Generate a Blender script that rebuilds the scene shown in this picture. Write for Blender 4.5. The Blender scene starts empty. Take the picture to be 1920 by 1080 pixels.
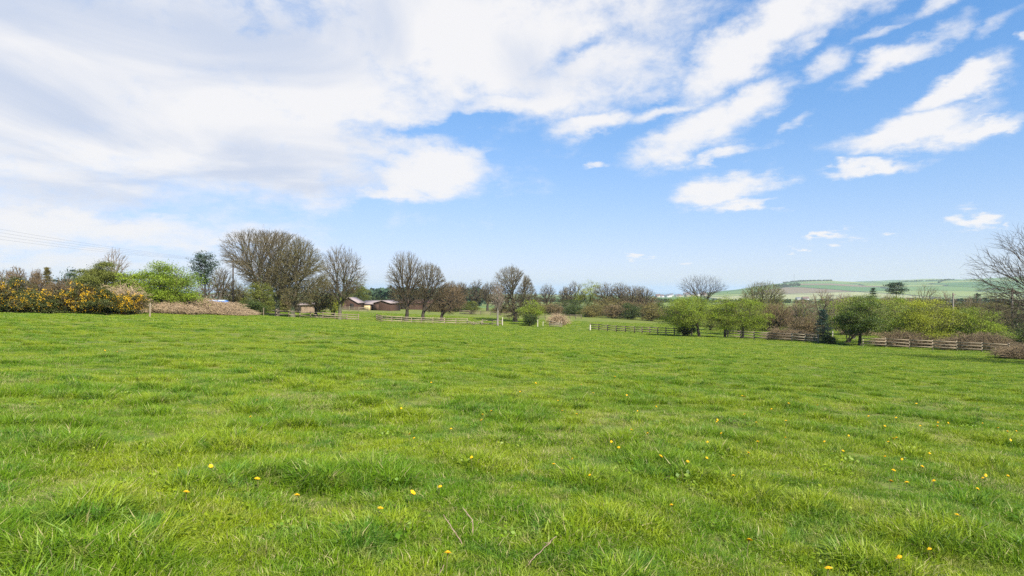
import bpy, math, random
import numpy as np
from mathutils import Vector, Matrix

C = bpy.context.scene.collection
SC = bpy.context.scene
R = math.radians
F = 1173.0            # focal length in photo pixels (1920 wide)
HY = 544.5            # row of the true horizon
CAM_H = 1.55

# ------------------------------------------------------------------ camera, sky, sun, exposure
cam_d = bpy.data.cameras.new('camera'); cam = bpy.data.objects.new('camera', cam_d); C.objects.link(cam)
cam_d.sensor_width = 36.0; cam_d.lens = F / 1920 * 36.0
cam_d.clip_start = 0.05; cam_d.clip_end = 60000
cam.location = (0, 0, 0); cam.rotation_euler = (R(90), 0, 0)
cam_d.shift_y = -(540 - HY) / 1920.0 * 1.0
SC.camera = cam

SUN_AZ = R(148)   # clockwise from +Y
SUN_EL = R(44)
SUN_DIR = Vector((math.sin(SUN_AZ) * math.cos(SUN_EL), math.cos(SUN_AZ) * math.cos(SUN_EL), math.sin(SUN_EL)))
sun_d = bpy.data.lights.new('sun', 'SUN'); sun = bpy.data.objects.new('sun', sun_d); C.objects.link(sun)
sun_d.energy = 4.8; sun_d.angle = R(0.53); sun_d.color = (1.0, 0.95, 0.87)
sun.rotation_euler = (-SUN_DIR).to_track_quat('-Z', 'Y').to_euler()

SC.view_settings.view_transform = 'Standard'; SC.view_settings.look = 'None'
SC.view_settings.gamma = 1.0; SC.view_settings.use_curve_mapping = False
SC.view_settings.exposure = 1.1

W = bpy.data.worlds.new('World'); SC.world = W; W.use_nodes = True
class NT:
    """small helper round a node tree"""
    def __init__(s, tree): s.t = tree; s.n = tree.nodes; s.l = tree.links
    def node(s, kind, **kw):
        n = s.n.new(kind)
        for k, v in kw.items(): setattr(n, k, v)
        return n
    def put(s, sock, v):
        if v is None: return
        if isinstance(v, bpy.types.NodeSocket): s.l.new(v, sock)
        else: sock.default_value = v
    def math(s, op, a, b=None, c=None, clamp=False):
        n = s.node('ShaderNodeMath', operation=op, use_clamp=clamp)
        s.put(n.inputs[0], a); s.put(n.inputs[1], b); s.put(n.inputs[2], c)
        return n.outputs[0]
    def vmath(s, op, a, b=None, out=0):
        n = s.node('ShaderNodeVectorMath', operation=op)
        s.put(n.inputs[0], a); s.put(n.inputs[1], b)
        return n.outputs[out]
    def noise(s, vec, scale, detail=4, rough=0.55, dist=0.0, out='Fac', dim='3D'):
        n = s.node('ShaderNodeTexNoise', noise_dimensions=dim)
        s.put(n.inputs['Vector'], vec); n.inputs['Scale'].default_value = scale
        n.inputs['Detail'].default_value = detail; n.inputs['Roughness'].default_value = rough
        n.inputs['Distortion'].default_value = dist
        return n.outputs[out]
    def ramp(s, v, a, b, lo=0.0, hi=1.0, smooth=True):
        n = s.node('ShaderNodeMapRange', interpolation_type='SMOOTHSTEP' if smooth else 'LINEAR')
        s.put(n.inputs[0], v); n.inputs[1].default_value = a; n.inputs[2].default_value = b
        n.inputs[3].default_value = lo; n.inputs[4].default_value = hi
        return n.outputs[0]
    def mix(s, f, a, b, mode='MIX'):
        n = s.node('ShaderNodeMix', data_type='RGBA', blend_type=mode)
        s.put(n.inputs[0], f)
        for sock, v in ((n.inputs[6], a), (n.inputs[7], b)):
            if isinstance(v, (tuple, list)): v = (*v[:3], 1.0)
            s.put(sock, v)
        return n.outputs[2]

# clouds: soft blobs at fixed azimuth and elevation, broken up with noise
def azel(px, py):
    x = (px - 960) / F; az = math.atan(x)
    return az, math.atan((HY - py) / F * math.cos(az))
CLOUDS = [  # photo px, py, half width, half height, tilt (deg), weight
    (60, 150, 620, 260, 0, 1.4), (470, 170, 440, 200, 0, 1.3), (900, 60, 440, 140, 0, 1.25),
    (480, 310, 330, 90, 0, 1.1), (160, 340, 380, 110, 0, .9), (800, 318, 140, 56, 6, 1.25), (740, 362, 110, 26, 0, 1.1), (880, 280, 60, 28, 10, .9),
    (1120, 120, 230, 95, 8, 1.0), (980, 195, 220, 44, 8, .9), (1240, 40, 200, 60, 12, .6), (1420, 75, 210, 55, 28, 1.2), (1560, 20, 190, 40, 20, .85),
    (1300, 245, 118, 46, 22, 1.1), (1125, 228, 82, 28, 10, 1.05), (1225, 205, 95, 24, 15, 1.0), (1410, 190, 95, 38, 22, 1.05),
    (1545, 130, 70, 28, 20, .7), (1690, 105, 120, 26, 22, .95), (1740, 5, 60, 20, 10, .9),
    (1785, 168, 76, 30, 18, 1.3), (1700, 252, 105, 40, 4, 1.35), (1820, 245, 100, 17, 4, .95),
    (1618, 318, 88, 19, 2, 1.2), (1350, 362, 72, 34, 8, 1.25), (1395, 388, 75, 15, 8, 1.1), (1430, 345, 90, 14, 5, .65),
    (1811, 412, 30, 18, 0, 1.2), (1870, 420, 14, 8, 0, .8), (1562, 451, 34, 9, 6, 1.1), (1657, 442, 15, 6, 0, .8), (1483, 474, 16, 7, 0, 1.0),
    (1185, 473, 18, 8, 0, 1.05), (1280, 490, 26, 7, 0, .8), (1110, 312, 34, 10, 15, .8),
    (120, 425, 420, 52, 0, 1.0), (340, 450, 280, 30, 0, .85), (60, 490, 440, 34, 0, .85), (1330, 292, 55, 13, 12, .8),
    (1210, 165, 90, 24, 14, .8), (1350, 150, 90, 24, 26, .8), (1480, 235, 60, 15, 20, .7), (1265, 280, 90, 24, 10, .95), (1530, 70, 80, 18, 24, .7), (1650, 60, 70, 14, 20, .6), (1880, 35, 80, 20, 22, .65), (1915, 80, 14, 14, 0, .8), (480, 35, 45, 30, 0, -.28), (1100, 85, 60, 18, 15, -.5), (770, 240, 100, 13, 6, -.5), (905, 232, 70, 14, 6, -.5),
]
def build_world():
    nt = NT(W.node_tree); nt.n.clear()
    out = nt.node('ShaderNodeOutputWorld'); bg = nt.node('ShaderNodeBackground')
    sky = nt.node('ShaderNodeTexSky', sky_type='NISHITA')
    sky.sun_disc = False; sky.sun_elevation = SUN_EL; sky.sun_rotation = SUN_AZ
    sky.altitude = 60; sky.air_density = 1.0; sky.dust_density = 0.5; sky.ozone_density = 2.0
    tc = nt.node('ShaderNodeTexCoord').outputs['Generated']
    sep = nt.node('ShaderNodeSeparateXYZ'); nt.put(sep.inputs[0], tc)
    x, y, z = sep.outputs
    az = nt.math('ARCTAN2', x, y)
    el = nt.math('ARCSINE', z)
    # cloud layer coordinates: flattened towards the horizon like a real layer
    zz = nt.math('ADD', nt.math('MAXIMUM', z, 0.0), 0.16)
    pl = nt.node('ShaderNodeCombineXYZ')
    nt.put(pl.inputs[0], nt.math('DIVIDE', x, zz)); nt.put(pl.inputs[1], nt.math('DIVIDE', y, zz)); pl.inputs[2].default_value = 3.7
    n_big = nt.noise(pl.outputs[0], 1.7, 3, .5, .3)
    n_mid = nt.noise(pl.outputs[0], 4.2, 9, .62, .35)
    uvp = nt.node('ShaderNodeCombineXYZ'); nt.put(uvp.inputs[0], az); nt.put(uvp.inputs[1], nt.math('MULTIPLY', el, 1.5)); uvp.inputs[2].default_value = 1.3
    n_fine = nt.noise(uvp.outputs[0], 15, 8, .62, .25)
    n_mid = nt.math('ADD', nt.math('MULTIPLY', n_mid, .5), nt.math('MULTIPLY', nt.noise(uvp.outputs[0], 7, 7, .6, .2), .5))
    n_warp = nt.noise(pl.outputs[0], 3.0, 6, .6, 0.0, 'Color')
    uv = nt.node('ShaderNodeCombineXYZ'); nt.put(uv.inputs[0], az); nt.put(uv.inputs[1], el)
    warp = nt.vmath('MULTIPLY', nt.vmath('SUBTRACT', n_warp, (.5, .5, .5)), (.10, .065, 0))
    warp2 = nt.vmath('MULTIPLY', nt.vmath('SUBTRACT', nt.noise(uvp.outputs[0], 11, 6, .6, 0, 'Color'), (.5, .5, .5)), (.085, .06, 0))
    uvw = nt.vmath('ADD', nt.vmath('ADD', uv.outputs[0], warp), warp2)
    acc = neg = None; k_ = 0
    for px, py, a, b, tilt, w in CLOUDS:
        m = nt.node('ShaderNodeMapping', vector_type='TEXTURE')
        u, v = azel(px, py)
        k = math.cos(u)
        m.inputs['Location'].default_value = (u, v, 0); m.inputs['Rotation'].default_value = (0, 0, R(tilt))
        m.inputs['Scale'].default_value = (a / F * (k * .5 + .5), b / F * k, 1)
        nt.put(m.inputs['Vector'], uvw)
        d2 = nt.vmath('DOT_PRODUCT', m.outputs[0], m.outputs[0], out=1)
        g = nt.math('POWER', 0.36, d2)
        if w < 0: neg = nt.math('MULTIPLY_ADD', g, w, neg if neg is not None else 0.0); continue
        g = nt.math('MULTIPLY', g, w)
        acc = g if acc is None else nt.math('MAXIMUM', acc, g)
        k_ += 1
        if k_ == 5: bank = acc
    acc = nt.math('MINIMUM', nt.math('ADD', acc, neg), 1.1)
    d = nt.math('ADD', acc, nt.math('MULTIPLY', nt.math('SUBTRACT', n_mid, .5), 1.25))
    d = nt.math('ADD', d, nt.math('MULTIPLY', nt.math('SUBTRACT', n_big, .5), .3))
    d = nt.math('ADD', d, nt.math('MULTIPLY', nt.math('SUBTRACT', n_fine, .5), .95))
    alpha = nt.ramp(d, .24, 1.04)
    # thick parts of the bank go a little grey-blue, thin and lit parts stay white
    n_shade = nt.noise(pl.outputs[0], 1.25, 5, .5, .6)
    thick = nt.math('MULTIPLY', nt.ramp(bank, .5, 1.05), nt.ramp(n_shade, .36, .58))
    ccol = nt.mix(thick, (.97, .96, .97), (.65, .72, .87))
    alpha = nt.math('MULTIPLY', alpha, .97)
    # the clear sky
    sv = nt.node('ShaderNodeVectorMath', operation='MULTIPLY'); nt.put(sv.inputs[0], sky.outputs[0]); sv.inputs[1].default_value = (.142, .150, .166)
    den = nt.vmath('ADD', nt.vmath('MULTIPLY', sv.outputs[0], (1.6, 1.5, 1.15)), (1, 1, 1))
    hsv = nt.node('ShaderNodeHueSaturation'); hsv.inputs['Saturation'].default_value = 1.38
    nt.put(hsv.inputs['Color'], nt.vmath('DIVIDE', sv.outputs[0], den))
    cs = nt.node('ShaderNodeVectorMath', operation='SCALE'); nt.put(cs.inputs[0], ccol); cs.inputs['Scale'].default_value = .455
    col = nt.mix(alpha, hsv.outputs[0], cs.outputs[0])
    nt.put(bg.inputs['Color'], col); bg.inputs['Strength'].default_value = 1.0
    nt.l.new(bg.outputs[0], out.inputs[0])
build_world()

SC.cycles.max_bounces = 8; SC.cycles.diffuse_bounces = 3; SC.cycles.transmission_bounces = 4; SC.cycles.volume_bounces = 1
SC.cycles.use_denoising = False; SC.cycles.use_adaptive_sampling = False; SC.cycles.sample_clamp_indirect = 4.0

# ------------------------------------------------------------------ helpers
def meta(o, label=None, cat=None, group=None, kind=None):
    if label: o['label'] = label
    if cat: o['category'] = cat
    if group: o['group'] = group
    if kind: o['kind'] = kind
    return o
def empty(name, loc, label, cat, group=None, rz=0.0):
    o = bpy.data.objects.new(name, None); C.objects.link(o)
    o.location = loc; o.rotation_euler = (0, 0, rz); o.empty_display_size = .3
    return meta(o, label, cat, group)

class Buf:
    """collects vertices, faces and a per-vertex tint, links them as one mesh object"""
    def __init__(s): s.v = []; s.q = []; s.t = []; s.c = []; s.m = []; s.n = 0
    def add(s, v, quads=None, tris=None, c=0.5, mat=0):
        v = np.asarray(v, float).reshape(-1, 3)
        if quads is not None and len(quads): s.q.append((np.asarray(quads, np.int64).reshape(-1, 4) + s.n, mat))
        if tris is not None and len(tris): s.t.append((np.asarray(tris, np.int64).reshape(-1, 3) + s.n, mat))
        s.v.append(v); s.c.append(np.broadcast_to(np.asarray(c, float), (len(v),)).copy()); s.n += len(v)
    def box(s, p, size, rz=0.0, c=.5, mat=0, tilt=0.0):
        sx, sy, sz = [k / 2 for k in size]
        v = np.array([(a * sx, b * sy, d * sz) for a in (-1, 1) for b in (-1, 1) for d in (-1, 1)], float)
        if tilt:
            ct, st = math.cos(tilt), math.sin(tilt); v = v @ np.array([[ct, 0, st], [0, 1, 0], [-st, 0, ct]])
        cz, sn = math.cos(rz), math.sin(rz)
        v = v @ np.array([[cz, sn, 0], [-sn, cz, 0], [0, 0, 1]]) + np.asarray(p, float)
        s.add(v, [(0, 1, 3, 2), (4, 6, 7, 5), (0, 4, 5, 1), (2, 3, 7, 6), (0, 2, 6, 4), (1, 5, 7, 3)], None, c, mat)
    def beam(s, a, b, w, h, c=.5, mat=0):
        """square timber between two points, h upright and w across"""
        a = np.asarray(a, float); b = np.asarray(b, float); d = b - a; d /= np.linalg.norm(d)
        up = np.array([0, 0, 1.]) if abs(d[2]) < .9 else np.array([0, 1., 0])
        sd = np.cross(d, up); sd /= np.linalg.norm(sd); up = np.cross(sd, d)
        v = [p + i * sd * w / 2 + j * up * h / 2 for p in (a, b) for i, j in ((-1, -1), (1, -1), (1, 1), (-1, 1))]
        s.add(v, [(3, 2, 1, 0), (4, 5, 6, 7), (0, 1, 5, 4), (1, 2, 6, 5), (2, 3, 7, 6), (3, 0, 4, 7)], None, c, mat)
    def tubes(s, p0, p1, r0, r1, sides=4, c=.5, mat=0):
        p0 = np.asarray(p0, float).reshape(-1, 3); p1 = np.asarray(p1, float).reshape(-1, 3)
        n = len(p0)
        if n == 0: return
        r0 = np.broadcast_to(np.asarray(r0, float), (n,)); r1 = np.broadcast_to(np.asarray(r1, float), (n,))
        d = p1 - p0; L = np.linalg.norm(d, axis=1, keepdims=True); L[L < 1e-9] = 1e-9; d = d / L
        ref = np.where(np.abs(d[:, 2:3]) > .9, np.array([[1., 0, 0]]), np.array([[0, 0, 1.]]))
        u = np.cross(d, ref); u /= np.linalg.norm(u, axis=1, keepdims=True); w = np.cross(d, u)
        k = np.arange(sides) * 2 * np.pi / sides
        ring = np.cos(k)[None, :, None] * u[:, None] + np.sin(k)[None, :, None] * w[:, None]
        a = p0[:, None] + ring * r0[:, None, None]; b = p1[:, None] + ring * r1[:, None, None]
        v = np.concatenate([a, b], axis=1).reshape(-1, 3)
        base = (np.arange(n) * 2 * sides)[:, None]
        i = np.arange(sides); j = (i + 1) % sides
        q = np.stack([base + i, base + j, base + j + sides, base + i + sides], axis=-1).reshape(-1, 4)
        cc = np.repeat(np.broadcast_to(np.asarray(c, float), (n,)), 2 * sides)
        s.add(v, q, None, cc, mat)
    def leaves(s, p, size, rng, c=None, up=.5, aspect=.55, mat=0):
        """one small folded quad per point"""
        n = len(p)
        if n == 0: return
        nrm = rng.normal(size=(n, 3)); nrm[:, 2] += up; nrm /= np.linalg.norm(nrm, axis=1, keepdims=True)
        t = rng.normal(size=(n, 3)); t -= (t * nrm).sum(1, keepdims=True) * nrm; t /= np.linalg.norm(t, axis=1, keepdims=True)
        b = np.cross(nrm, t)
        sz = (size * rng.uniform(.6, 1.4, n))[:, None]
        v = np.stack([p - t * sz * .5, p + b * sz * aspect * .5 + nrm * sz * .08, p + t * sz * .5, p - b * sz * aspect * .5 + nrm * sz * .08], 1).reshape(-1, 3)
        q = (np.arange(n) * 4)[:, None] + np.arange(4)
        if c is None: c = rng.uniform(0, 1, n)
        s.add(v, q, None, np.repeat(np.broadcast_to(c, (n,)), 4), mat)
    def build(s, name, mats, parent=None, loc=None, smooth=False):
        me = bpy.data.meshes.new(name)
        v = np.concatenate(s.v); me.vertices.add(len(v)); me.vertices.foreach_set('co', v.ravel().astype(np.float32))
        qs = [q for q, m in s.q]; ts = [t for t, m in s.t]
        nq = sum(len(q) for q in qs); ntt = sum(len(t) for t in ts)
        idx = np.concatenate([q.ravel() for q in qs] + [t.ravel() for t in ts])
        me.loops.add(len(idx)); me.loops.foreach_set('vertex_index', idx.astype(np.int32))
        me.polygons.add(nq + ntt)
        st = np.concatenate([np.arange(nq) * 4, nq * 4 + np.arange(ntt) * 3])
        me.polygons.foreach_set('loop_start', st.astype(np.int32))
        mi = np.concatenate([np.full(len(q), m) for q, m in s.q] + [np.full(len(t), m) for t, m in s.t])
        if not isinstance(mats, (list, tuple)): mats = [mats]
        for m in mats: me.materials.append(m)
        me.polygons.foreach_set('material_index', mi.astype(np.int32))
        if smooth: me.polygons.foreach_set('use_smooth', np.ones(nq + ntt, bool))
        at = me.attributes.new('tint', 'FLOAT', 'POINT'); at.data.foreach_set('value', np.concatenate(s.c).astype(np.float32))
        me.update(calc_edges=True)
        o = bpy.data.objects.new(name, me); C.objects.link(o)
        if parent: o.parent = parent
        if loc is not None: o.location = loc
        return o
def copy_tree(o, parent=None):
    c = o.copy(); C.objects.link(c)
    if parent: c.parent = parent
    for ch in list(o.children): copy_tree(ch, c)
    return c

def vnoise(x, y, seed=0):
    """value noise, vectorised, -1..1"""
    x = np.asarray(x, float); y = np.asarray(y, float)
    xi = np.floor(x).astype(np.int64); yi = np.floor(y).astype(np.int64); fx = x - xi; fy = y - yi
    fx = fx * fx * (3 - 2 * fx); fy = fy * fy * (3 - 2 * fy)
    def h(a, b):
        n = (a * 374761393 + b * 668265263 + seed * 974711) & 0x7fffffff
        n = ((n ^ (n >> 13)) * 1274126177) & 0x7fffffff
        return ((n ^ (n >> 16)) & 0xffff) / 32767.5 - 1
    return (h(xi, yi) * (1 - fx) + h(xi + 1, yi) * fx) * (1 - fy) + (h(xi, yi + 1) * (1 - fx) + h(xi + 1, yi + 1) * fx) * fy
def sstep(a, b, x):
    t = np.clip((np.asarray(x, float) - a) / (b - a), 0, 1); return t * t * (3 - 2 * t)

# ------------------------------------------------------------------ the lie of the land
GP = [(0, 588, 50), (277, 590, 57), (460, 592, 72), (500, 594, 85), (600, 600, 105), (720, 604, 112), (860, 607, 115), (940, 609, 117),
      (1050, 612, 118), (1107, 619, 115), (1295, 632, 98), (1440, 639, 88), (1530, 643, 83), (1620, 650, 79), (1750, 657, 75), (1890, 663, 70), (1930, 682, 58),
      (1200, 593, 200), (900, 584, 200), (700, 581, 180), (550, 584, 135), (1400, 604, 180), (1600, 612, 150), (1850, 615, 150), (300, 580, 110), (0, 580, 110)]
cp = [((px - 960) / F * d, d, -(py - HY) / F * d) for px, py, d in GP]
cp += [(0, 0, -CAM_H), (-60, -60, -CAM_H + 4.6), (60, -60, -CAM_H - .6), (0, -120, -CAM_H + 4.2), (250, 0, -10.5), (-250, 0, 3), (-250, 250, -1.5), (280, 250, -9.5), (0, 320, -9.5), (-180, 320, -6), (180, 320, -10)]
cp = np.array(cp)
def _U(r2): return np.where(r2 > 0, r2 * np.log(np.maximum(r2, 1e-12)), 0)
_n = len(cp)
_A = np.zeros((_n + 3, _n + 3))
_A[:_n, :_n] = _U(((cp[:, None, :2] - cp[None, :, :2]) ** 2).sum(-1)) + np.eye(_n) * 250.0
_A[:_n, _n:] = np.c_[np.ones(_n), cp[:, :2]]; _A[_n:, :_n] = _A[:_n, _n:].T
_W = np.linalg.solve(_A, np.r_[cp[:, 2], 0, 0, 0])
def tps(x, y):
    sh = np.shape(x); x = np.ravel(x); y = np.ravel(y); o = np.zeros(len(x))
    for i in range(0, len(x), 20000):
        a, b = x[i:i + 20000], y[i:i + 20000]
        o[i:i + 20000] = _U((a[:, None] - cp[:, 0]) ** 2 + (b[:, None] - cp[:, 1]) ** 2) @ _W[:_n] + _W[_n] + _W[_n + 1] * a + _W[_n + 2] * b
    return o.reshape(sh)
OFF = float(-CAM_H - tps(np.array([0.]), np.array([0.]))[0])
RID = np.array([(-900, 549), (300, 549), (700, 549), (900, 550), (1100, 553), (1240, 556), (1300, 551), (1380, 543), (1440, 534), (1500, 528), (1560, 527), (1620, 530), (1700, 529), (1800, 525), (1900, 520), (2000, 516), (2300, 514), (3000, 520)], float)
RID2 = np.array([(1400, 560), (1560, 530), (1640, 526), (1700, 524), (1750, 522), (1820, 524), (1900, 530), (2000, 560)], float)
def H(x, y):
    x = np.asarray(x, float); y = np.asarray(y, float)
    r = np.hypot(x, y) + 1e-9
    k = np.minimum(1.0, 260.0 / r)
    near = tps(x * k, y * k) + OFF * np.exp(-(r / 30) ** 2)
    bump = .035 * vnoise(x / 1.3, y / 1.3, 1) + .05 * vnoise(x / 3.1, y / 3.1, 2) + .16 * vnoise(x / 14, y / 14, 3) * sstep(4, 30, r)
    near = near + bump * (1 - sstep(120, 260, r)) * sstep(0, 2.5, r)
    t = np.clip(960 + F * x / np.maximum(y, 30), -900, 3000)
    plain = -9.5 - 13 * sstep(260, 1500, r)
    zr = (HY - np.interp(t, RID[:, 0], RID[:, 1])) / F * 3000
    f = sstep(1100, 3000, y)
    far = plain * (1 - f) + zr * f + 5 * vnoise(x / 420, y / 300, 5) * sstep(700, 1400, r) * (1 - sstep(2400, 3000, y))
    far = np.where(y > 3000, zr - (y - 3000) * .03, far)
    zr2 = (HY - np.interp(t, RID2[:, 0], RID2[:, 1])) / F * 4500
    far = np.where(y > 3300, np.maximum(far, zr2 - np.abs(y - 4500) * .06), far)
    far = np.maximum(far, -95)
    w = sstep(240, 420, r)
    return near * (1 - w) + far * w
def h1(x, y): return float(H(np.array([x]), np.array([y]))[0])
def at(px, depth, dz=0.0):
    x = (px - 960) / F * depth
    return Vector((x, depth, h1(x, depth) + dz))
def ground_hit(px, py):
    d = np.geomspace(2, 250, 3000); x = (px - 960) / F * d
    z = -(py - HY) / F * d
    i = int(np.argmax(z < H(x, d))); return Vector((x[i], d[i], H(x[i:i + 1], d[i:i + 1])[0]))

# ------------------------------------------------------------------ materials
def new_mat(name):
    m = bpy.data.materials.new(name); m.use_nodes = True; nt = NT(m.node_tree)
    b = nt.n.get('Principled BSDF'); b.inputs['Specular IOR Level'].default_value = .25
    return m, nt, b
def pos(nt): return nt.node('ShaderNodeNewGeometry').outputs['Position']
def tint(nt):
    a = nt.node('ShaderNodeAttribute', attribute_name='tint'); return a.outputs['Fac']
def leaf_mat(name, a, b, trans=.35, rough=.6, patch=None):
    m, nt, bs = new_mat(name)
    f = nt.math('ADD', nt.math('MULTIPLY', tint(nt), .65), nt.math('MULTIPLY', nt.noise(pos(nt), .9, 2), .5))
    f = nt.ramp(f, .2, .95, smooth=False)
    col = nt.mix(f, a, b)
    if patch:
        col = nt.mix(nt.ramp(nt.noise(pos(nt), .55, 3), .5, .66), col, patch)
    nt.put(bs.inputs['Base Color'], col); bs.inputs['Roughness'].default_value = rough
    tr = nt.node('ShaderNodeBsdfTranslucent'); nt.put(tr.inputs[0], col)
    mx = nt.node('ShaderNodeMixShader'); mx.inputs[0].default_value = trans
    nt.l.new(bs.outputs[0], mx.inputs[1]); nt.l.new(tr.outputs[0], mx.inputs[2])
    nt.l.new(mx.outputs[0], nt.n['Material Output'].inputs[0])
    return m
def rough_mat(name, a, b, scale=3.0, rough=.85, c=None, cs=.8):
    m, nt, bs = new_mat(name)
    f = nt.math('ADD', nt.math('MULTIPLY', tint(nt), .5), nt.math('MULTIPLY', nt.noise(pos(nt), scale, 5, .6), .6))
    col = nt.mix(nt.ramp(f, .25, .9, smooth=False), a, b)
    if c: col = nt.mix(nt.ramp(nt.noise(pos(nt), cs, 4), .5, .62), col, c)
    nt.put(bs.inputs['Base Color'], col); bs.inputs['Roughness'].default_value = rough
    return m

def grass_tint(nt, blade):
    """meadow colour at a world position: fresh green with bluish, yellowish and straw patches"""
    p = nt.vmath('MULTIPLY', pos(nt), (1, 1, .2))
    n1 = nt.noise(p, .55, 4, .6); n2 = nt.noise(p, 1.6, 4, .6, .4); n3 = nt.noise(p, .12, 3, .5); n4 = nt.noise(p, 3.4, 3, .6)
    n5 = nt.noise(p, 6.5, 2, .5)
    base = nt.mix(nt.ramp(n1, .40, .60), (.15, .29, .006), (.34, .42, .012))
    base = nt.mix(nt.math('MULTIPLY', nt.ramp(n2, .53, .64), .8), base, (.10, .255, .032))            # cooler green tufts
    base = nt.mix(nt.math('MULTIPLY', nt.ramp(n4, .55, .70), .5), base, (.40, .335, .13))     # dry thatch
    base = nt.mix(nt.math('MULTIPLY', nt.ramp(n5, .55, .68), .5), base, (.46, .52, .09))
    n6 = nt.noise(nt.vmath('ADD', p, (31, 17, 5)), 2.3, 4, .6)
    base = nt.mix(nt.math('MULTIPLY', nt.ramp(n6, .53, .66), .6), base, (.065, .17, .006))      # deep green tufts
    base = nt.mix(nt.math('MULTIPLY', nt.ramp(n3, .45, .65), .3), base, (.30, .37, .035))
    if blade is not None:
        base = nt.mix(nt.math('MULTIPLY', nt.ramp(blade, .55, .93), .5), base, (.38, .49, .05))
        base = nt.mix(nt.math('MULTIPLY', nt.ramp(blade, .94, .96), .85), base, (.56, .46, .25))
        base = nt.mix(nt.math('MULTIPLY', nt.ramp(blade, .45, .05), .45), base, (.065, .15, .008))
    else:
        base = nt.mix(.6, base, (.10, .09, .03))
    base = nt.vmath('MULTIPLY', base, (.89, .90, .80))
    return base
def make_grass_mat():
    m, nt, bs = new_mat('grass_blades')
    col = grass_tint(nt, tint(nt))
    nt.put(bs.inputs['Base Color'], col); bs.inputs['Roughness'].default_value = .5; bs.inputs['Specular IOR Level'].default_value = .35
    tr = nt.node('ShaderNodeBsdfTranslucent'); nt.put(tr.inputs[0], nt.mix(.5, col, (.22, .33, .02)))
    mx = nt.node('ShaderNodeMixShader'); mx.inputs[0].default_value = .45
    nt.l.new(bs.outputs[0], mx.inputs[1]); nt.l.new(tr.outputs[0], mx.inputs[2])
    nt.l.new(mx.outputs[0], nt.n['Material Output'].inputs[0])
    return m
def make_ground_mat():
    m, nt, bs = new_mat('meadow_turf')
    col = grass_tint(nt, None)
    p = pos(nt)
    fine = nt.noise(p, 9, 5, .65)
    col = nt.mix(nt.math('MULTIPLY', nt.ramp(fine, .35, .7), .55), col, (.085, .075, .03))
    nt.put(bs.inputs['Base Color'], col); bs.inputs['Roughness'].default_value = .9
    bp = nt.node('ShaderNodeBump'); bp.inputs['Strength'].default_value = .8; bp.inputs['Distance'].default_value = .1
    nt.put(bp.inputs['Height'], nt.noise(p, 4, 6, .7)); nt.l.new(bp.outputs[0], bs.inputs['Normal'])
    return m
def make_fields_mat():
    m, nt, bs = new_mat('far_fields')
    p = nt.vmath('MULTIPLY', pos(nt), (1, 1, 0))
    w = nt.vmath('ADD', p, nt.vmath('MULTIPLY', nt.noise(p, .004, 2, .5, 0, 'Color'), (90, 90, 0)))
    vo = nt.node('ShaderNodeTexVoronoi', voronoi_dimensions='2D', feature='F1'); vo.inputs['Scale'].default_value = 1 / 260; nt.put(vo.inputs['Vector'], w); vo.inputs['Randomness'].default_value = .85
    ve = nt.node('ShaderNodeTexVoronoi', voronoi_dimensions='2D', feature='DISTANCE_TO_EDGE'); ve.inputs['Scale'].default_value = 1 / 260; nt.put(ve.inputs['Vector'], w); ve.inputs['Randomness'].default_value = .85
    sp = nt.node('ShaderNodeSeparateColor'); nt.put(sp.inputs[0], vo.outputs['Color'])
    k = sp.outputs[0]
    cr = nt.node('ShaderNodeValToRGB'); cr.color_ramp.interpolation = 'CONSTANT'
    fk = .85
    cols = [(0, (.13, .21, .055)), (.2, (.085, .17, .05)), (.4, (.22, .27, .08)), (.55, (.11, .20, .06)), (.68, (.21, .16, .10)), (.78, (.15, .24, .08)), (.9, (.33, .33, .16))]
    cols = [(a, tuple(x * fk for x in c)) for a, c in cols]
    el = cr.color_ramp.elements
    el[0].position = 0; el[0].color = (*cols[0][1], 1); el[1].position = cols[1][0]; el[1].color = (*cols[1][1], 1)
    for a, c in cols[2:]:
        e = el.new(a); e.color = (*c, 1)
    nt.put(cr.inputs[0], k)
    col = nt.mix(nt.math('MULTIPLY', nt.noise(p, .02, 4), .25), cr.outputs[0], (.05, .08, .03))
    hedge = nt.ramp(nt.math('ADD', ve.outputs['Distance'], nt.math('MULTIPLY', nt.noise(p, .03, 3), .02)), .035, .055, 1, 0)
    col = nt.mix(nt.math('MULTIPLY', hedge, .85), col, (.022, .03, .016))
    nt.put(bs.inputs['Base Color'], col); bs.inputs['Roughness'].default_value = .95
    return m

M = {}
M['grass'] = make_grass_mat(); M['turf'] = make_ground_mat(); M['fields'] = make_fields_mat()
M['bark'] = rough_mat('bark', (.045, .036, .026), (.14, .118, .09), 2.5, c=(.10, .115, .055))
M['bark_pale'] = rough_mat('pale_bark', (.12, .105, .085), (.29, .26, .21), 2.5)
M['bark_dark'] = rough_mat('dark_bark', (.022, .018, .013), (.07, .056, .042), 2.5)
M['twig_grey'] = rough_mat('grey_twigs', (.06, .047, .025), (.148, .118, .06), 1.0)
M['twig_dark'] = rough_mat('dark_twigs', (.032, .025, .018), (.085, .066, .046), 1.0)
M['twig_brown'] = rough_mat('brown_twigs', (.085, .058, .032), (.20, .14, .075), 1.0)
M['twig_olive'] = rough_mat('olive_twigs', (.07, .062, .028), (.17, .145, .065), 1.0)
M['twig_pale'] = rough_mat('pale_twigs', (.14, .108, .08), (.27, .215, .16), 1.0)
M['twig_purple'] = rough_mat('purplish_twigs', (.10, .074, .048), (.22, .165, .105), 1.0)
M['bud_olive'] = leaf_mat('olive_buds', (.10, .09, .022), (.225, .185, .055), .25)
M['bud_brown'] = leaf_mat('brown_buds', (.105, .075, .032), (.23, .17, .08), .2)
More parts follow.
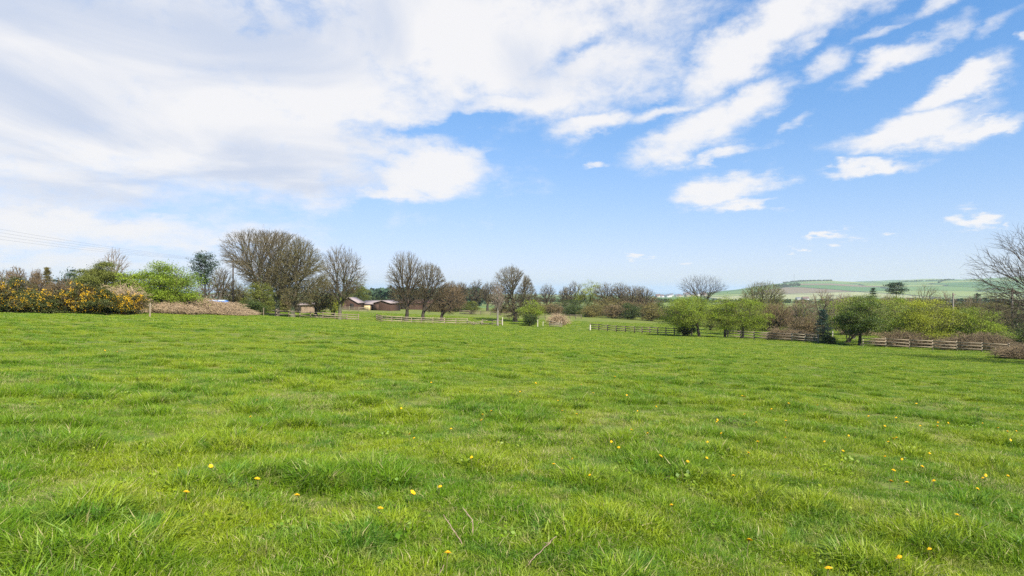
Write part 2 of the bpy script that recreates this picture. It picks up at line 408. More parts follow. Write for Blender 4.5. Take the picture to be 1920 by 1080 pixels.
M['ivy'] = leaf_mat('ivy_leaves', (.02, .038, .01), (.055, .085, .02), .15, .4)
M['leaf_hawthorn'] = leaf_mat('hawthorn_leaves', (.095, .16, .012), (.31, .385, .03), .28, patch=(.15, .165, .026))
M['leaf_yellow'] = leaf_mat('young_yellow_leaves', (.12, .16, .012), (.38, .40, .03), .28)
M['leaf_bright'] = leaf_mat('bright_green_leaves', (.085, .15, .012), (.26, .34, .026), .28)
M['leaf_olive'] = leaf_mat('olive_leaves', (.08, .10, .016), (.20, .215, .04), .3)
M['leaf_dark'] = leaf_mat('dark_green_leaves', (.022, .042, .01), (.085, .115, .022), .2, .45)
M['leaf_holly'] = leaf_mat('holly_leaves', (.028, .055, .01), (.15, .20, .026), .2, .4)
M['needle'] = leaf_mat('pine_needles', (.018, .04, .02), (.05, .085, .042), .12, .5)
M['needle_blue'] = leaf_mat('spruce_needles', (.016, .04, .026), (.04, .08, .055), .12, .5)
M['gorse'] = leaf_mat('gorse_spines', (.03, .045, .01), (.11, .12, .028), .25, patch=(.10, .07, .03))
M['gorse_flower'] = leaf_mat('gorse_flowers', (.66, .35, .006), (.88, .57, .018), .3)
M['bramble'] = rough_mat('dead_bramble', (.22, .155, .088), (.52, .39, .24), 2.0)
M['bramble_dark'] = rough_mat('brown_bramble', (.10, .072, .04), (.25, .185, .105), 2.0)
M['bramble_leaf'] = leaf_mat('bramble_leaves', (.20, .14, .08), (.46, .34, .20), .25)
M['timber'] = rough_mat('weathered_timber', (.15, .12, .08), (.30, .25, .17), 6.0, c=(.17, .155, .10), cs=2.0)
M['timber_warm'] = rough_mat('warm_timber', (.17, .13, .083), (.335, .27, .18), 6.0, c=(.2, .17, .115), cs=2.0)
M['timber_brown'] = rough_mat('brown_timber', (.10, .078, .052), (.22, .175, .12), 6.0)
M['timber_pale'] = rough_mat('pale_timber', (.38, .34, .26), (.60, .55, .45), 6.0)

# ------------------------------------------------------------------ ground, hills, sea
def polar(name, r0, r1, nr, mat, fine=R(0.2)):
    rr = np.geomspace(r0, r1, nr)
    a = [R(-52)]
    while a[-1] < R(52): a.append(a[-1] + fine)
    b = np.linspace(a[-1], R(360 - 52), 90)[1:-1]
    ang = np.r_[np.array(a), b]
    na = len(ang)
    x = rr[:, None] * np.sin(ang)[None]; y = rr[:, None] * np.cos(ang)[None]
    z = H(x, y)
    v = np.stack([x, y, z], -1).reshape(-1, 3)
    i = np.arange(nr - 1)[:, None] * na; j = np.arange(na)[None]; k = (np.arange(na) + 1) % na
    q = np.stack([i + j, i + k[None], i + na + k[None], i + na + j], -1).reshape(-1, 4)[:, ::-1]
    bf = Buf(); bf.add(v, q)
    if r0 < 1:
        c = np.array([[0, 0, h1(0, 0)]]); bf.add(c)
        t = np.stack([np.full(na, len(v)), k, np.arange(na)], -1)
        bf.t.append((t, 0))
    o = bf.build(name, mat, smooth=True)
    return meta(o, kind='structure')
ground = polar('ground', .5, 300, 230, M['turf'])
hills = polar('hills', 300, 8200, 150, M['fields'])
def make_sea():
    m, nt, bs = new_mat('sea_water'); nt.put(bs.inputs['Base Color'], (.05, .16, .20, 1)); bs.inputs['Roughness'].default_value = .35
    bf = Buf(); y0, y1 = 3500, 20000
    v = []
    for y in np.linspace(y0, y1, 6):
        for x in np.linspace(-16000, 16000, 9): v.append((x, y, -70))
    q = [(r * 9 + c, r * 9 + c + 1, r * 9 + 10 + c, r * 9 + 9 + c) for r in range(5) for c in range(8)]
    bf.add(v, q); meta(bf.build('sea', m), kind='structure')
make_sea()

# ------------------------------------------------------------------ grass (uncountable: one object)
def make_clump(name, nb, rad, hmin, hmax, wid, bend, rng, dry=.03, seg=2):
    bf = Buf()
    rr = rad * np.sqrt(rng.uniform(0, 1, nb)); th = rng.uniform(0, 6.283, nb)
    p = np.stack([rr * np.cos(th), rr * np.sin(th), np.full(nb, -.015)], 1)
    hgt = rng.uniform(hmin, hmax, nb) * (1 - .35 * (rr / rad) ** 2)
    az = rng.uniform(0, 6.283, nb)
    az = np.where(rng.uniform(size=nb) < .45, th + rng.normal(0, .5, nb), az)
    lean = rng.uniform(.05, bend, nb)
    d = np.stack([np.cos(az), np.sin(az), np.zeros(nb)], 1)
    fa = rng.uniform(0, 6.283, nb)
    s = np.stack([np.cos(fa), np.sin(fa), np.zeros(nb)], 1)
    w = (wid * rng.uniform(.6, 1.5, nb))[:, None]
    up = np.array([[0, 0, 1.]])
    ln = lean[:, None] * hgt[:, None]; h = hgt[:, None]
    m1 = p + up * h * .55 + d * ln * .28
    k = np.sqrt(np.clip(1 - .35 * lean ** 2, .3, 1))[:, None]
    tip = p + up * h * k + d * ln
    v = np.stack([p - s * w * .5, p + s * w * .5, m1 + s * w * .42, m1 - s * w * .42, tip], 1).reshape(-1, 3)
    b = np.arange(nb)[:, None] * 5
    tn = rng.uniform(0, .93, nb); tn[rng.uniform(size=nb) < dry] = .98
    bf.add(v, b + np.array([[0, 1, 2, 3]]), b + np.array([[3, 2, 4]]), np.repeat(tn, 5))
    o = bf.build(name, M['grass']); C.objects.unlink(o)
    return o
def weed_clump(name, rng):
    bf = Buf(); n = 46
    rr = .2 * np.sqrt(rng.uniform(0, 1, n)); th = rng.uniform(0, 6.283, n)
    p = np.stack([rr * np.cos(th), rr * np.sin(th), rng.uniform(.02, .075, n)], 1)
    bf.leaves(p, .030, rng, c=rng.uniform(.0, .5, n), up=2.2, aspect=.7)
    o = bf.build(name, M['grass']); C.objects.unlink(o)
    return o
def make_grass():
    rng = np.random.default_rng(5)
    col = bpy.data.collections.new('grass_clumps')
    cl = [make_clump('clump', 560, .28, .04, .095, .0046, 1.6, rng, .05), make_clump('clump', 560, .28, .04, .105, .0050, 1.8, rng, .06),
          make_clump('clump', 700, .28, .035, .08, .0042, 1.6, rng, .07), make_clump('clump', 640, .26, .035, .085, .0045, 1.8, rng, .11),
          make_clump('clump', 420, .20, .07, .15, .0055, 1.5, rng, .04), make_clump('clump', 340, .15, .08, .18, .0064, 1.7, rng, .03),
          make_clump('clump', 380, .20, .04, .105, .0042, 1.8, rng, .34), weed_clump('clump', rng)]
    far = [make_clump('clump', 280, .42, .05, .11, .013, 1.6, rng, .07), make_clump('clump', 280, .42, .045, .10, .013, 1.7, rng, .10),
           make_clump('clump', 220, .34, .07, .14, .014, 1.5, rng, .04)]
    for i, o in enumerate(cl + far):
        o.name = 'grass_clump_%02d' % i; col.objects.link(o)
    P = []; S = []; RO = []; ID = []
    def ring(d0, d1, dens, farset):
        half, side = 1.15, 6.0          # a band a good way wider than the view
        A = half * (d1 * d1 - d0 * d0); B = 2 * side * (d1 - d0); n = int(dens * (A + B))
        d = np.where(rng.uniform(size=n) < A / (A + B), np.sqrt(rng.uniform(d0 * d0, d1 * d1, n)), rng.uniform(d0, d1, n))
        x = rng.uniform(-1, 1, n) * (half * d + side)
        tall = vnoise(x / .8, d / .8, 21) * .6 + vnoise(x / 2.6, d / 2.6, 22) * .15 + vnoise(x / .33, d / .33, 23) * .55
        dry = vnoise(x / 1.7, d / 1.7, 31) + vnoise(x / .45, d / .45, 32) * .5
        u = rng.uniform(size=n)
        if farset: ids = np.where(tall > .35, 10, np.where(u < .5, 8, 9))
        else:
            ids = np.where(u < .5, 0, 1)
            ids = np.where(tall < -.12, np.where(u < .5, 2, 3), ids)
            ids = np.where(tall > .36, np.where(u < .5, 4, 5), ids)
            ids = np.where((dry > .62) & (u < .65), 6, ids)
            ids = np.where(rng.uniform(size=n) < .04, 7, ids)
        sc = np.clip(1.0 + .5 * tall, .62, 1.65) * rng.uniform(.8, 1.2, n)
        z = H(x, d)
        ok = keep(x, d)
        P.append(np.stack([x, d, z], 1)[ok]); S.append(sc[ok]); ID.append(ids[ok])
        # each clump stands on the slope of the ground, turned at random
        e = .12; sx = (H(x + e, d) - H(x - e, d)) / (2 * e) + rng.normal(0, .04, n); sy = (H(x, d + e) - H(x, d - e)) / (2 * e) + rng.normal(0, .04, n)
        up = np.stack([-sx, -sy, np.ones(n)], 1); up /= np.linalg.norm(up, axis=1, keepdims=True)
        a = rng.uniform(0, 6.283, n); ax = np.stack([np.cos(a), np.sin(a), np.zeros(n)], 1)
        ax -= (ax * up).sum(1, keepdims=True) * up; ax /= np.linalg.norm(ax, axis=1, keepdims=True); ay = np.cross(up, ax)
        RO.append(np.stack([np.arctan2(ay[:, 2], up[:, 2]), -np.arcsin(np.clip(ax[:, 2], -1, 1)), np.arctan2(ax[:, 1], ax[:, 0])], 1)[ok])
    def keep(x, d): return np.hypot(x, d) > 1.0
    LINES = [[(716, 112), (790, 113), (876, 114.5)], [(582, 104), (672, 109)], [(494, 88), (582, 102)], [(905, 116), (941, 117)], [(1107, 115), (1190, 108), (1297, 98)], [(1297, 98), (1364, 93), (1440, 88.8), (1484, 86.5), (1534, 83)], [(1618, 78.5), (1705, 76), (1890, 70.5)], [(1892, 69), (1985, 64)], [(0, 51), (277, 55)], [(280, 62), (460, 66)], [(1000, 116), (1060, 117)]]
    for ln in LINES:                       # longer uncut grass at the foot of fences and hedges
        for (pa_, da_), (pb_, db_) in zip(ln[:-1], ln[1:]):
            a_ = np.array([(pa_ - 960) / F * da_, da_]); b_ = np.array([(pb_ - 960) / F * db_, db_]); n = int(np.linalg.norm(b_ - a_) * 9)
            q = a_ + (b_ - a_) * rng.uniform(0, 1, (n, 1)) + rng.normal(0, .28, (n, 2)); z = H(q[:, 0], q[:, 1])
            P.append(np.stack([q[:, 0], q[:, 1], z], 1)); S.append(rng.uniform(.8, 1.7, n) * (.6 + .4 * vnoise(q[:, 0] / 1.4, q[:, 1] / 1.4, 9))); ID.append(np.full(n, 10)); RO.append(np.stack([rng.normal(0, .05, n), rng.normal(0, .05, n), rng.uniform(0, 6.283, n)], 1))
    ring(.6, 6.5, 38, False); ring(6.5, 9, 26, False); ring(9, 20, 17, False); ring(20, 38, 9, False); ring(38, 75, 5.5, True); ring(75, 150, 3.2, True)
    P = np.concatenate(P); S = np.concatenate(S); RO = np.concatenate(RO); ID = np.concatenate(ID)
    me = bpy.data.meshes.new('grass'); me.vertices.add(len(P)); me.vertices.foreach_set('co', P.ravel().astype(np.float32))
    for nm, ty, ar in (('g_scale', 'FLOAT', S.astype(np.float32)), ('g_id', 'INT', ID.astype(np.int32))):
        a = me.attributes.new(nm, ty, 'POINT'); a.data.foreach_set('value', ar)
    a = me.attributes.new('g_rot', 'FLOAT_VECTOR', 'POINT'); a.data.foreach_set('vector', RO.ravel().astype(np.float32))
    me.materials.append(M['grass'])
    o = bpy.data.objects.new('grass', me); C.objects.link(o)
    ng = bpy.data.node_groups.new('grass_scatter', 'GeometryNodeTree')
    ng.interface.new_socket('Geometry', in_out='INPUT', socket_type='NodeSocketGeometry'); ng.interface.new_socket('Geometry', in_out='OUTPUT', socket_type='NodeSocketGeometry')
    N = ng.nodes; L = ng.links
    gi = N.new('NodeGroupInput'); go = N.new('NodeGroupOutput'); ip = N.new('GeometryNodeInstanceOnPoints'); ci = N.new('GeometryNodeCollectionInfo')
    ci.inputs['Collection'].default_value = col; ci.inputs['Separate Children'].default_value = True; ci.inputs['Reset Children'].default_value = True
    def attr(nm, dt):
        n = N.new('GeometryNodeInputNamedAttribute'); n.data_type = dt; n.inputs[0].default_value = nm; return n.outputs[0]
    e2r = N.new('FunctionNodeEulerToRotation'); L.new(attr('g_rot', 'FLOAT_VECTOR'), e2r.inputs[0])
    L.new(gi.outputs[0], ip.inputs['Points']); L.new(ci.outputs[0], ip.inputs['Instance']); ip.inputs['Pick Instance'].default_value = True
    L.new(attr('g_id', 'INT'), ip.inputs['Instance Index']); L.new(e2r.outputs[0], ip.inputs['Rotation']); L.new(attr('g_scale', 'FLOAT'), ip.inputs['Scale'])
    L.new(ip.outputs[0], go.inputs[0])
    md = o.modifiers.new('scatter', 'NODES'); md.node_group = ng
    meta(o, 'lush uneven meadow grass with tufts covering the whole field', 'grass', kind='stuff')
make_grass()

# ------------------------------------------------------------------ trees and shrubs
def crown_tips(n, cx, cy, zb, zt, wl, wr, dep, rng, surf=.45, skew=0.0, low=1.0, flat=0.0):
    """points through a domed crown; wl/wr are its half widths left and right of cx"""
    v = rng.normal(size=(n, 3)); v /= np.linalg.norm(v, axis=1, keepdims=True)
    r = rng.uniform(0, 1, n) ** surf; v *= r[:, None]
    zc = zb + (zt - zb) * (.42 if flat == 0 else .55)
    x = np.where(v[:, 0] < 0, v[:, 0] * wl, v[:, 0] * wr)
    z = np.where(v[:, 2] > 0, v[:, 2] * (zt - zc), v[:, 2] * (zc - zb))
    sh = np.where(v[:, 2] < 0, 1 + (low - 1) * -v[:, 2], 1.0)
    x = x * sh; y = v[:, 1] * dep * sh
    lump = 1 + .13 * vnoise(np.arctan2(v[:, 2], v[:, 0]) * 2.4 + 7, v[:, 1] * 2.2, int(rng.integers(999)))
    hh = (z) / max(zt - zb, .1)
    return np.stack([cx + x * lump + skew * hh, cy + y * lump, zc + z * lump], 1)
def grow(tips, base, fork, r_tip, rng, expo=.44, tmin=.22, tmax=.46, curl=.05, stems=1):
    """joins the tips into one branching tree; returns segments p0,p1,r0,r1"""
    P0 = []; P1 = []; R0 = []; R1 = []
    def bez(a, da, b, r0, r1, k):
        L = np.linalg.norm(b - a)
        m = a + da * L * .45
        pr = a; rp = r0
        for i in range(1, k + 1):
            t = i / k
            q = (1 - t) ** 2 * a + 2 * (1 - t) * t * m + t * t * b
            if i < k: q = q + rng.normal(0, curl * L / k, 3) * .6
            rn = r0 + (r1 - r0) * t
            P0.append(pr); P1.append(q); R0.append(rp); R1.append(rn); pr = q; rp = rn
        d = b - m; return d / max(np.linalg.norm(d), 1e-6)
    N = len(tips)
    R = lambda n: r_tip * n ** expo
    up = np.array([0, 0, 1.])
    if stems <= 1:
        d0 = fork - base; d0 = d0 / max(np.linalg.norm(d0), 1e-6)
        rr = R(N)
        P0.append(base - up * .25); P1.append(base + up * .04 * 0 + d0 * .3); R0.append(rr * 1.7); R1.append(rr * 1.18)
        d = bez(base + d0 * .25, d0, fork, rr * 1.2, rr, 4)
        st = [(fork, d, np.arange(N))]
    else:
        st = []
        order = np.argsort(np.arctan2(tips[:, 1] - base[1], tips[:, 0] - base[0])); 
        for g in np.array_split(order, stems):
            b = base + np.array([rng.normal(0, .25), rng.normal(0, .25), -.1]); c = tips[g].mean(0)
            dd = (c - b); dd /= np.linalg.norm(dd)
            st.append((b, dd * .5 + up * .5, g))
    while st:
        p, d, ix = st.pop()
        n = len(ix)
        if n <= 2:
            for i in ix: bez(p, d, tips[i], R(1) * 1.25, R(1) * .6, 2)
            continue
        T = tips[ix]; q = T - T.mean(0)
        cov = q.T @ q; w, vec = np.linalg.eigh(cov)
        ax = vec[:, 2] + rng.normal(0, .28, 3)
        o = np.argsort(q @ ax); cut = int(np.clip(round(n * rng.uniform(.3, .7)), 1, n - 1))
        for g in (ix[o[:cut]], ix[o[cut:]]):
            c = tips[g].mean(0); v = c - p; L = np.linalg.norm(v)
            tt = rng.uniform(.10, .30) if n > 60 else rng.uniform(tmin, tmax)
            e = p + v * tt + rng.normal(0, .018 * L, 3); e[2] += .04 * L * tt
            k = 3 if n > 40 else 2
            r1 = R(len(g)); r0 = min(R(n) * .92, r1 * 1.25)
            dd = d * .45 + v / max(L, 1e-6) * .6 + up * .10; dd /= max(np.linalg.norm(dd), 1e-6)
            d2 = bez(p, dd, e, r0, r1, k)
            st.append((e, d2, g))
    return np.array(P0), np.array(P1), np.array(R0), np.array(R1)
SEED = [100]
def woody(root, base, segs, barkm, twigm, split, rng, trunk='trunk', crown='crown', buds=None):
    p0, p1, r0, r1 = segs
    b = np.array(base)
    thick = r0 > split
    tb = Buf()
    ext = (p1 - p0); L = np.linalg.norm(ext, axis=1, keepdims=True); ext = ext / np.maximum(L, 1e-6)
    for lo, hi, sd in ((split, .10, 5), (.10, 9, 8)):
        k = thick & (r0 > lo) & (r0 <= hi)
        tb.tubes(p0[k] - b, (p1 + ext * r1[:, None] * .35)[k] - b, r0[k], r1[k], sd, rng.uniform(.2, .8, int(k.sum())))
    if tb.n: tb.build(trunk, barkm, root, smooth=True)
    cb = Buf(); k = ~thick
    cb.tubes(p0[k] - b, p1[k] - b, r0[k], r1[k], 3, rng.uniform(0, 1, int(k.sum())))
    mats = [twigm]
    if buds:
        m, n, size, spread = buds
        tw = np.where(k & (r0 < split))[0]
        i = tw[rng.integers(0, len(tw), n)]; t = rng.uniform(0, 1, n)[:, None]
        q = p0[i] * (1 - t) + p1[i] * t + rng.normal(0, spread, (n, 3)) - b
        cb.leaves(q, size, rng, mat=1); mats.append(m)
    if cb.n: return cb.build(crown, mats, root)
def bare_tree(name, label, cat, px, depth, left, right, top, low, tips=1100, twig='twig_grey', bark='bark', fork=.2, group=None, r_tip=.013, dep=None,
              skew=0.0, surf=.36, lowk=.55, buds=None, ivy=0, split=.045, expo=.44, forkpx=None, dz=0.0, hull=None, floor=None):
    SEED[0] += 1; rng = np.random.default_rng(SEED[0])
    base = np.array(at(px, depth, dz)); s = depth / F
    zt = (HY - top) * s; zb = (HY - low) * s
    tips = int(tips * 2.9); fork *= .7; expo = min(expo, .375)
    cx = ((left + right) / 2 - 960) * s; hw = (right - left) / 2 * s
    T = crown_tips(tips, cx, depth, zb, zt, hw * 1.05, hw * 1.05, dep or hw * .85, rng, surf * .85, skew, lowk)
    fx = ((forkpx if forkpx is not None else px) - 960) * s
    if hull:
        hp = np.array(hull, float); hz = (HY - np.interp(T[:, 0] / s + 960, hp[:, 0], hp[:, 1])) * s
        T[:, 2] = np.where(T[:, 2] > hz, hz - np.abs(rng.normal(0, 1.1, len(T))) + rng.normal(.1, .3, len(T)), T[:, 2])
    if floor:
        fp = np.array(floor, float); fz = (HY - np.interp(T[:, 0] / s + 960, fp[:, 0], fp[:, 1])) * s
        T[:, 2] = np.where(T[:, 2] < fz, fz + np.abs(rng.normal(0, 1.6, len(T))), T[:, 2])
    f = np.array([fx * .7 + (base[0]) * .3, depth, base[2] + (zt - base[2]) * fork])
    segs = grow(T, base, f, r_tip, rng, expo)
    root = empty(name, base, label, cat, group)
    bd = (M[buds[0]], *buds[1:]) if buds else None
    woody(root, base, segs, M[bark], M[twig], split, rng, buds=bd)
    if ivy:
        p0, p1, r0, r1 = segs; k = np.where((r0 > .07) & (p0[:, 2] < base[2] + (zt - base[2]) * .55))[0]
        i = k[rng.integers(0, len(k), ivy)]; t = rng.uniform(0, 1, ivy)[:, None]
        q = p0[i] * (1 - t) + p1[i] * t + rng.normal(0, .22, (ivy, 3)) - base
        b = Buf(); b.leaves(q, .16, rng); b.build('ivy', M['ivy'], root)
    return root
def leafy(name, label, cat, px, depth, left, right, top, low, leaf='leaf_hawthorn', n=9000, size=.10, spread=.20, tips=420, bark='bark_dark', fork=.22, group=None,
          stems=1, lowk=.7, surf=.5, dep=None, twig='twig_olive', flowers=None, skew=0.0, clump=.8, foliage='foliage', pads=85, padshare=.76, dz=0.0):
    SEED[0] += 1; rng = np.random.default_rng(SEED[0])
    base = np.array(at(px, depth, dz)); s = depth / F
    zt = (HY - top) * s; zb = max((HY - low) * s, base[2] - .05)
    cx = ((left + right) / 2 - 960) * s; hw = (right - left) / 2 * s
    zt += .09 * (zt - zb); hw *= 1.04; n = int(n * 2.6); tips = int(tips * 1.3)
    T = crown_tips(tips, cx, depth, zb, zt, hw, hw, dep or hw * .9, rng, surf * .8, skew, lowk)
    T[:, 2] = np.maximum(T[:, 2], base[2] + .1)
    f = np.array([base[0] * .8 + cx * .2, depth, base[2] + (zt - base[2]) * fork])
    segs = grow(T, base, f, .012, rng, .42, stems=stems)
    root = empty(name, base, label, cat, group)
    woody(root, base, segs, M[bark], M[twig], .04 if stems == 1 else .03, rng, trunk='trunk' if stems == 1 else 'stems', crown='twigs')
    # leaves sit in sprays round the twig ends, some sprays dense and some sparse
    wgt = rng.gamma(clump, 1.0, tips) + .08; wgt /= wgt.sum()
    i = rng.choice(tips, n, p=wgt); inner = rng.uniform(size=n) < .25
    ctr = T[i]; 
    j = rng.choice(tips, n); ctr = np.where(inner[:, None], T[i] * .75 + (np.array([cx, depth, (zt + zb) / 2])) * .25, ctr)
    q = ctr + rng.normal(0, 1, (n, 3)) * np.array([spread * 1.25, spread * 1.25, spread * .7])
    # most of the foliage lies in uneven, roughly level sprays
    npad = pads; padc = T[rng.choice(tips, npad)]; pw = hw * rng.uniform(.09, .23, npad); pwt = rng.gamma(1.1, 1, npad) * pw ** 1.3; pwt /= pwt.sum()
    k = rng.choice(npad, n, p=pwt); onp = rng.uniform(size=n) < padshare
    dx = rng.normal(0, 1, (n, 3)); pq = padc[k] + dx * np.stack([pw[k], pw[k], pw[k] * .30], 1); pq[:, 2] -= (dx[:, 0] ** 2 + dx[:, 1] ** 2) * pw[k] * .10
    q = np.where(onp[:, None], pq, q); padt = rng.uniform(0, 1, npad)
    q[:, 2] = np.maximum(q[:, 2], base[2] + .03)
    sprayt = rng.uniform(0, 1, tips)
    c = np.clip(np.where(onp, padt[k], sprayt[i]) * .65 + rng.uniform(0, .35, n), 0, 1)
    b = Buf(); b.leaves(q - base, size * 1.15, rng, c, up=.9); b.build(foliage, M[leaf], root)
    if flowers:
        fm, fn, fsize, side = flowers
        # flower sprays on the outer tips, mostly the sunny and near side
        d = (T - np.array([cx, depth, zb])) / np.array([hw, hw, max(zt - zb, .1)])
        sc = -d[:, 1] * 1.0 + d[:, 2] * .5 + d[:, 0] * side + rng.normal(0, .45, tips)
        pick = np.argsort(-sc)[:max(6, tips // 4)]
        i = pick[rng.integers(0, len(pick), fn)]
        q = T[i] + rng.normal(0, spread * .62, (fn, 3)) + np.array([0, -.12, .06])
        b = Buf(); b.leaves(q - base, fsize, rng, aspect=.9); meta(b.build('flowers', M[fm], root), kind='stuff')
    return root
def bramble(name, label, cat, left, right, depth, top, n=1100, mat='bramble', leaf='bramble_leaf', nl=2500, dep=2.0, group=None, lean=0.0, dz=0.0):
    """a mound of arching dead canes"""
    SEED[0] += 1; rng = np.random.default_rng(SEED[0])
    s = depth / F; cx = ((left + right) / 2 - 960) * s; hw = (right - left) / 2 * s
    base = np.array([cx, depth, h1(cx, depth) + dz]); hgt = ((HY - top) * s - base[2]) * 1.4
    root = empty(name, base, label, cat, group)
    n = int(n * 1.9); u = rng.uniform(-1, 1, n); v = rng.uniform(-1, 1, n); k = np.clip(1 - u * u - v * v * .8, .0, 1)
    ok = k > .02; u, v, k = u[ok], v[ok], k[ok]; n2 = len(u)
    prof = k ** .42 * (1 + lean * u * .6) * (.82 + .30 * vnoise(u * 4 + 9, v * 2.5, SEED[0]))
    gx = u * hw; gy = v * dep; gz = np.array(H(base[0] + gx, base[1] + gy)) - base[2]
    az = rng.uniform(0, 6.283, n2); L = rng.uniform(.4, 1.1, n2) * min(hgt, 1.6)
    a = np.stack([gx, gy, gz + prof * hgt * rng.uniform(.0, .6, n2)], 1)
    m = np.stack([gx + np.cos(az) * L * .35, gy + np.sin(az) * L * .35, gz + prof * hgt * np.where(rng.uniform(size=n2) < .15, rng.uniform(1.0, 1.5, n2), rng.uniform(.75, 1.06, n2))], 1)
    e = np.stack([gx + np.cos(az) * L, gy + np.sin(az) * L, gz + np.maximum(.02, prof * hgt * rng.uniform(.45, .95, n2))], 1)
    b = Buf(); c = rng.uniform(0, 1, n2)
    prev = a
    for t in (.33, .66, 1.0):
        q = (1 - t) ** 2 * a + 2 * (1 - t) * t * m + t * t * e
        b.tubes(prev, q, .015, .009, 3, c); prev = q
    b.build('canes', M[mat], root)
    i = rng.integers(0, n2, nl); t = rng.uniform(0.3, 1, nl)[:, None]
    q = (1 - t) ** 2 * a[i] + 2 * (1 - t) * t * m[i] + t * t * e[i] + rng.normal(0, .06, (nl, 3)); q[:, 2] = np.maximum(q[:, 2], -.05)
    b = Buf(); b.leaves(q, .065, rng); b.build('leaves', M[leaf], root)
    return root
def conifer(name, label, cat, px, depth, width, top, low=None, mat='needle', tiers=16, group=None, kind='cone', n=5000, size=.16, bark='bark_dark', dz=0.0):
    SEED[0] += 1; rng = np.random.default_rng(SEED[0])
    base = np.array(at(px, depth, dz)); s = depth / F; zt = (HY - top) * s; hgt = zt - base[2]; hw = width / 2 * s
    lo = ((HY - low) * s - base[2]) / hgt if low else .06
    root = empty(name, base, label, cat, group)
    tb = Buf(); rr = hgt * .022
    zs = np.linspace(-.2, hgt * .98, 7); wob = rng.normal(0, .02 * hw, (7, 2)); wob[0] = 0
    pts = np.stack([wob[:, 0], wob[:, 1], zs], 1); rad = rr * (1.15 - np.linspace(0, 1.05, 7))
    tb.tubes(pts[:-1], pts[1:], rad[:-1], rad[1:], 7)
    P0, P1, NP, NC = [], [], [], []
    for k in range(tiers):
        f = (k + rng.uniform(0, .6)) / tiers; z = hgt * (lo + (1 - lo) * f)
        if kind == 'cone': L = hw * (1 - f) ** .75 * rng.uniform(.8, 1.12) + .08 * hw
        elif kind == 'flat': L = hw * (.55 + .45 * math.sin(f * 3.1 + .3)) * rng.uniform(.6, 1.1)
        else: L = hw * (.45 + .6 * math.sin(min(1, f * 1.05) * 2.6 + .35)) * rng.uniform(.5, 1.1)
        m = 9 if kind == 'cone' else 6
        for j in range(m):
            a = rng.uniform(0, 6.283); l = L * rng.uniform(.75, 1.1)
            rise = {'cone': -.12, 'flat': .12, 'pine': .45}[kind] * l
            e = np.array([math.cos(a) * l, math.sin(a) * l, z + rise]); o = np.array([0, 0, z])
            P0.append(o); P1.append(e)
            nn = max(4, int(n / (tiers * m)))
            t = rng.uniform(.25 if kind != 'pine' else .6, 1.05, nn)[:, None]
            sp = {'cone': .10, 'flat': .10, 'pine': .17}[kind] * hw
            q = o * (1 - t) + e * t + rng.normal(0, 1, (nn, 3)) * np.array([sp, sp, sp * (.55 if kind != 'pine' else .8)])
            NP.append(q); NC.append(np.clip(rng.uniform(0, .6) + rng.uniform(0, .4, nn), 0, 1))
    tb.tubes(P0, P1, rr * .3, rr * .08, 4)
    tb.build('trunk', M[bark], root, smooth=True)
    b = Buf(); b.leaves(np.concatenate(NP), size, rng, np.concatenate(NC), up=.6, aspect=.35); b.build('foliage', M[mat], root)
    return root

BT, LF = bare_tree, leafy
T_ = 'tree'; S_ = 'shrub'
# --- left: gorse, scrub and thicket
LF('gorse_bush', 'gorse bush with orange-yellow flowers at the far left edge of the field', 'gorse', 14, 52, -45, 62, 524, 588, 'gorse', 9000, .10, .16, 420, stems=5, lowk=1.0, twig='twig_brown', flowers=('gorse_flower', 2200, .06, -.1))
LF('gorse_bush', 'dark low gorse bush with scattered flowers, second from the left edge', 'gorse', 78, 52, 28, 132, 547, 588, 'gorse', 8000, .10, .15, 400, stems=5, lowk=1.0, twig='twig_brown', flowers=('gorse_flower', 1400, .06, .0))
LF('gorse_bush', 'tall gorse bush crowned with dense yellow flowers in the middle of the gorse row', 'gorse', 155, 53, 112, 205, 535, 589, 'gorse', 9000, .10, .15, 420, stems=5, lowk=1.0, twig='twig_brown', flowers=('gorse_flower', 2800, .06, .5))
LF('gorse_bush', 'rounded gorse bush with a slope of yellow flowers left of the lone wooden post', 'gorse', 228, 55.5, 188, 270, 549, 590, 'gorse', 7000, .10, .15, 380, stems=5, lowk=1.0, twig='twig_brown', flowers=('gorse_flower', 3000, .06, .7))
bramble('bramble_mound', 'pale brown bramble mound rising behind the gorse', 'bramble', 185, 262, 59, 541, 900, dep=2)
for i, (px, d, l, r, t, lab) in enumerate([
    (20, 62, -30, 62, 503, 'brown leafless thorn shrub behind the leftmost gorse bush'),
    (68, 64, 42, 100, 512, 'brown leafless thorn shrub behind the second gorse bush'),
    (112, 62, 80, 150, 520, 'low rusty brown thorn shrub in the left thicket'),
    (142, 66, 118, 172, 522, 'brown twiggy thorn shrub below the small dark conifer')]):
    BT('thorn_shrub', lab, S_, px, d, l, r, t, 585, 700, 'twig_brown', 'bark_dark', .12, r_tip=.012, lowk=.9, surf=.5, buds=('bud_brown', 4200, .09, .10), split=.035)
BT('scrub_tree', 'crooked thin tree with dark buds poking up at the far left', T_, 30, 66, 12, 50, 497, 540, 150, 'twig_brown', 'bark_dark', .45, r_tip=.014, buds=('bud_brown', 700, .10, .09))
BT('scrub_tree', 'spindly budding tree standing above the second gorse bush', T_, 66, 68, 55, 80, 499, 540, 120, 'twig_brown', 'bark_dark', .45, r_tip=.014, buds=('bud_brown', 600, .10, .09))
LF('evergreen_shrub', 'dark green evergreen shrub poking out of the left thicket', S_, 128, 72, 104, 156, 509, 580, 'needle', 5200, .13, .2, 240, stems=4, lowk=1.0)
conifer('small_conifer', 'brownish small conifer between the left thorn shrubs', 'conifer', 88, 72, 36, 501, mat='bud_olive', tiers=26, n=7000, size=.13)
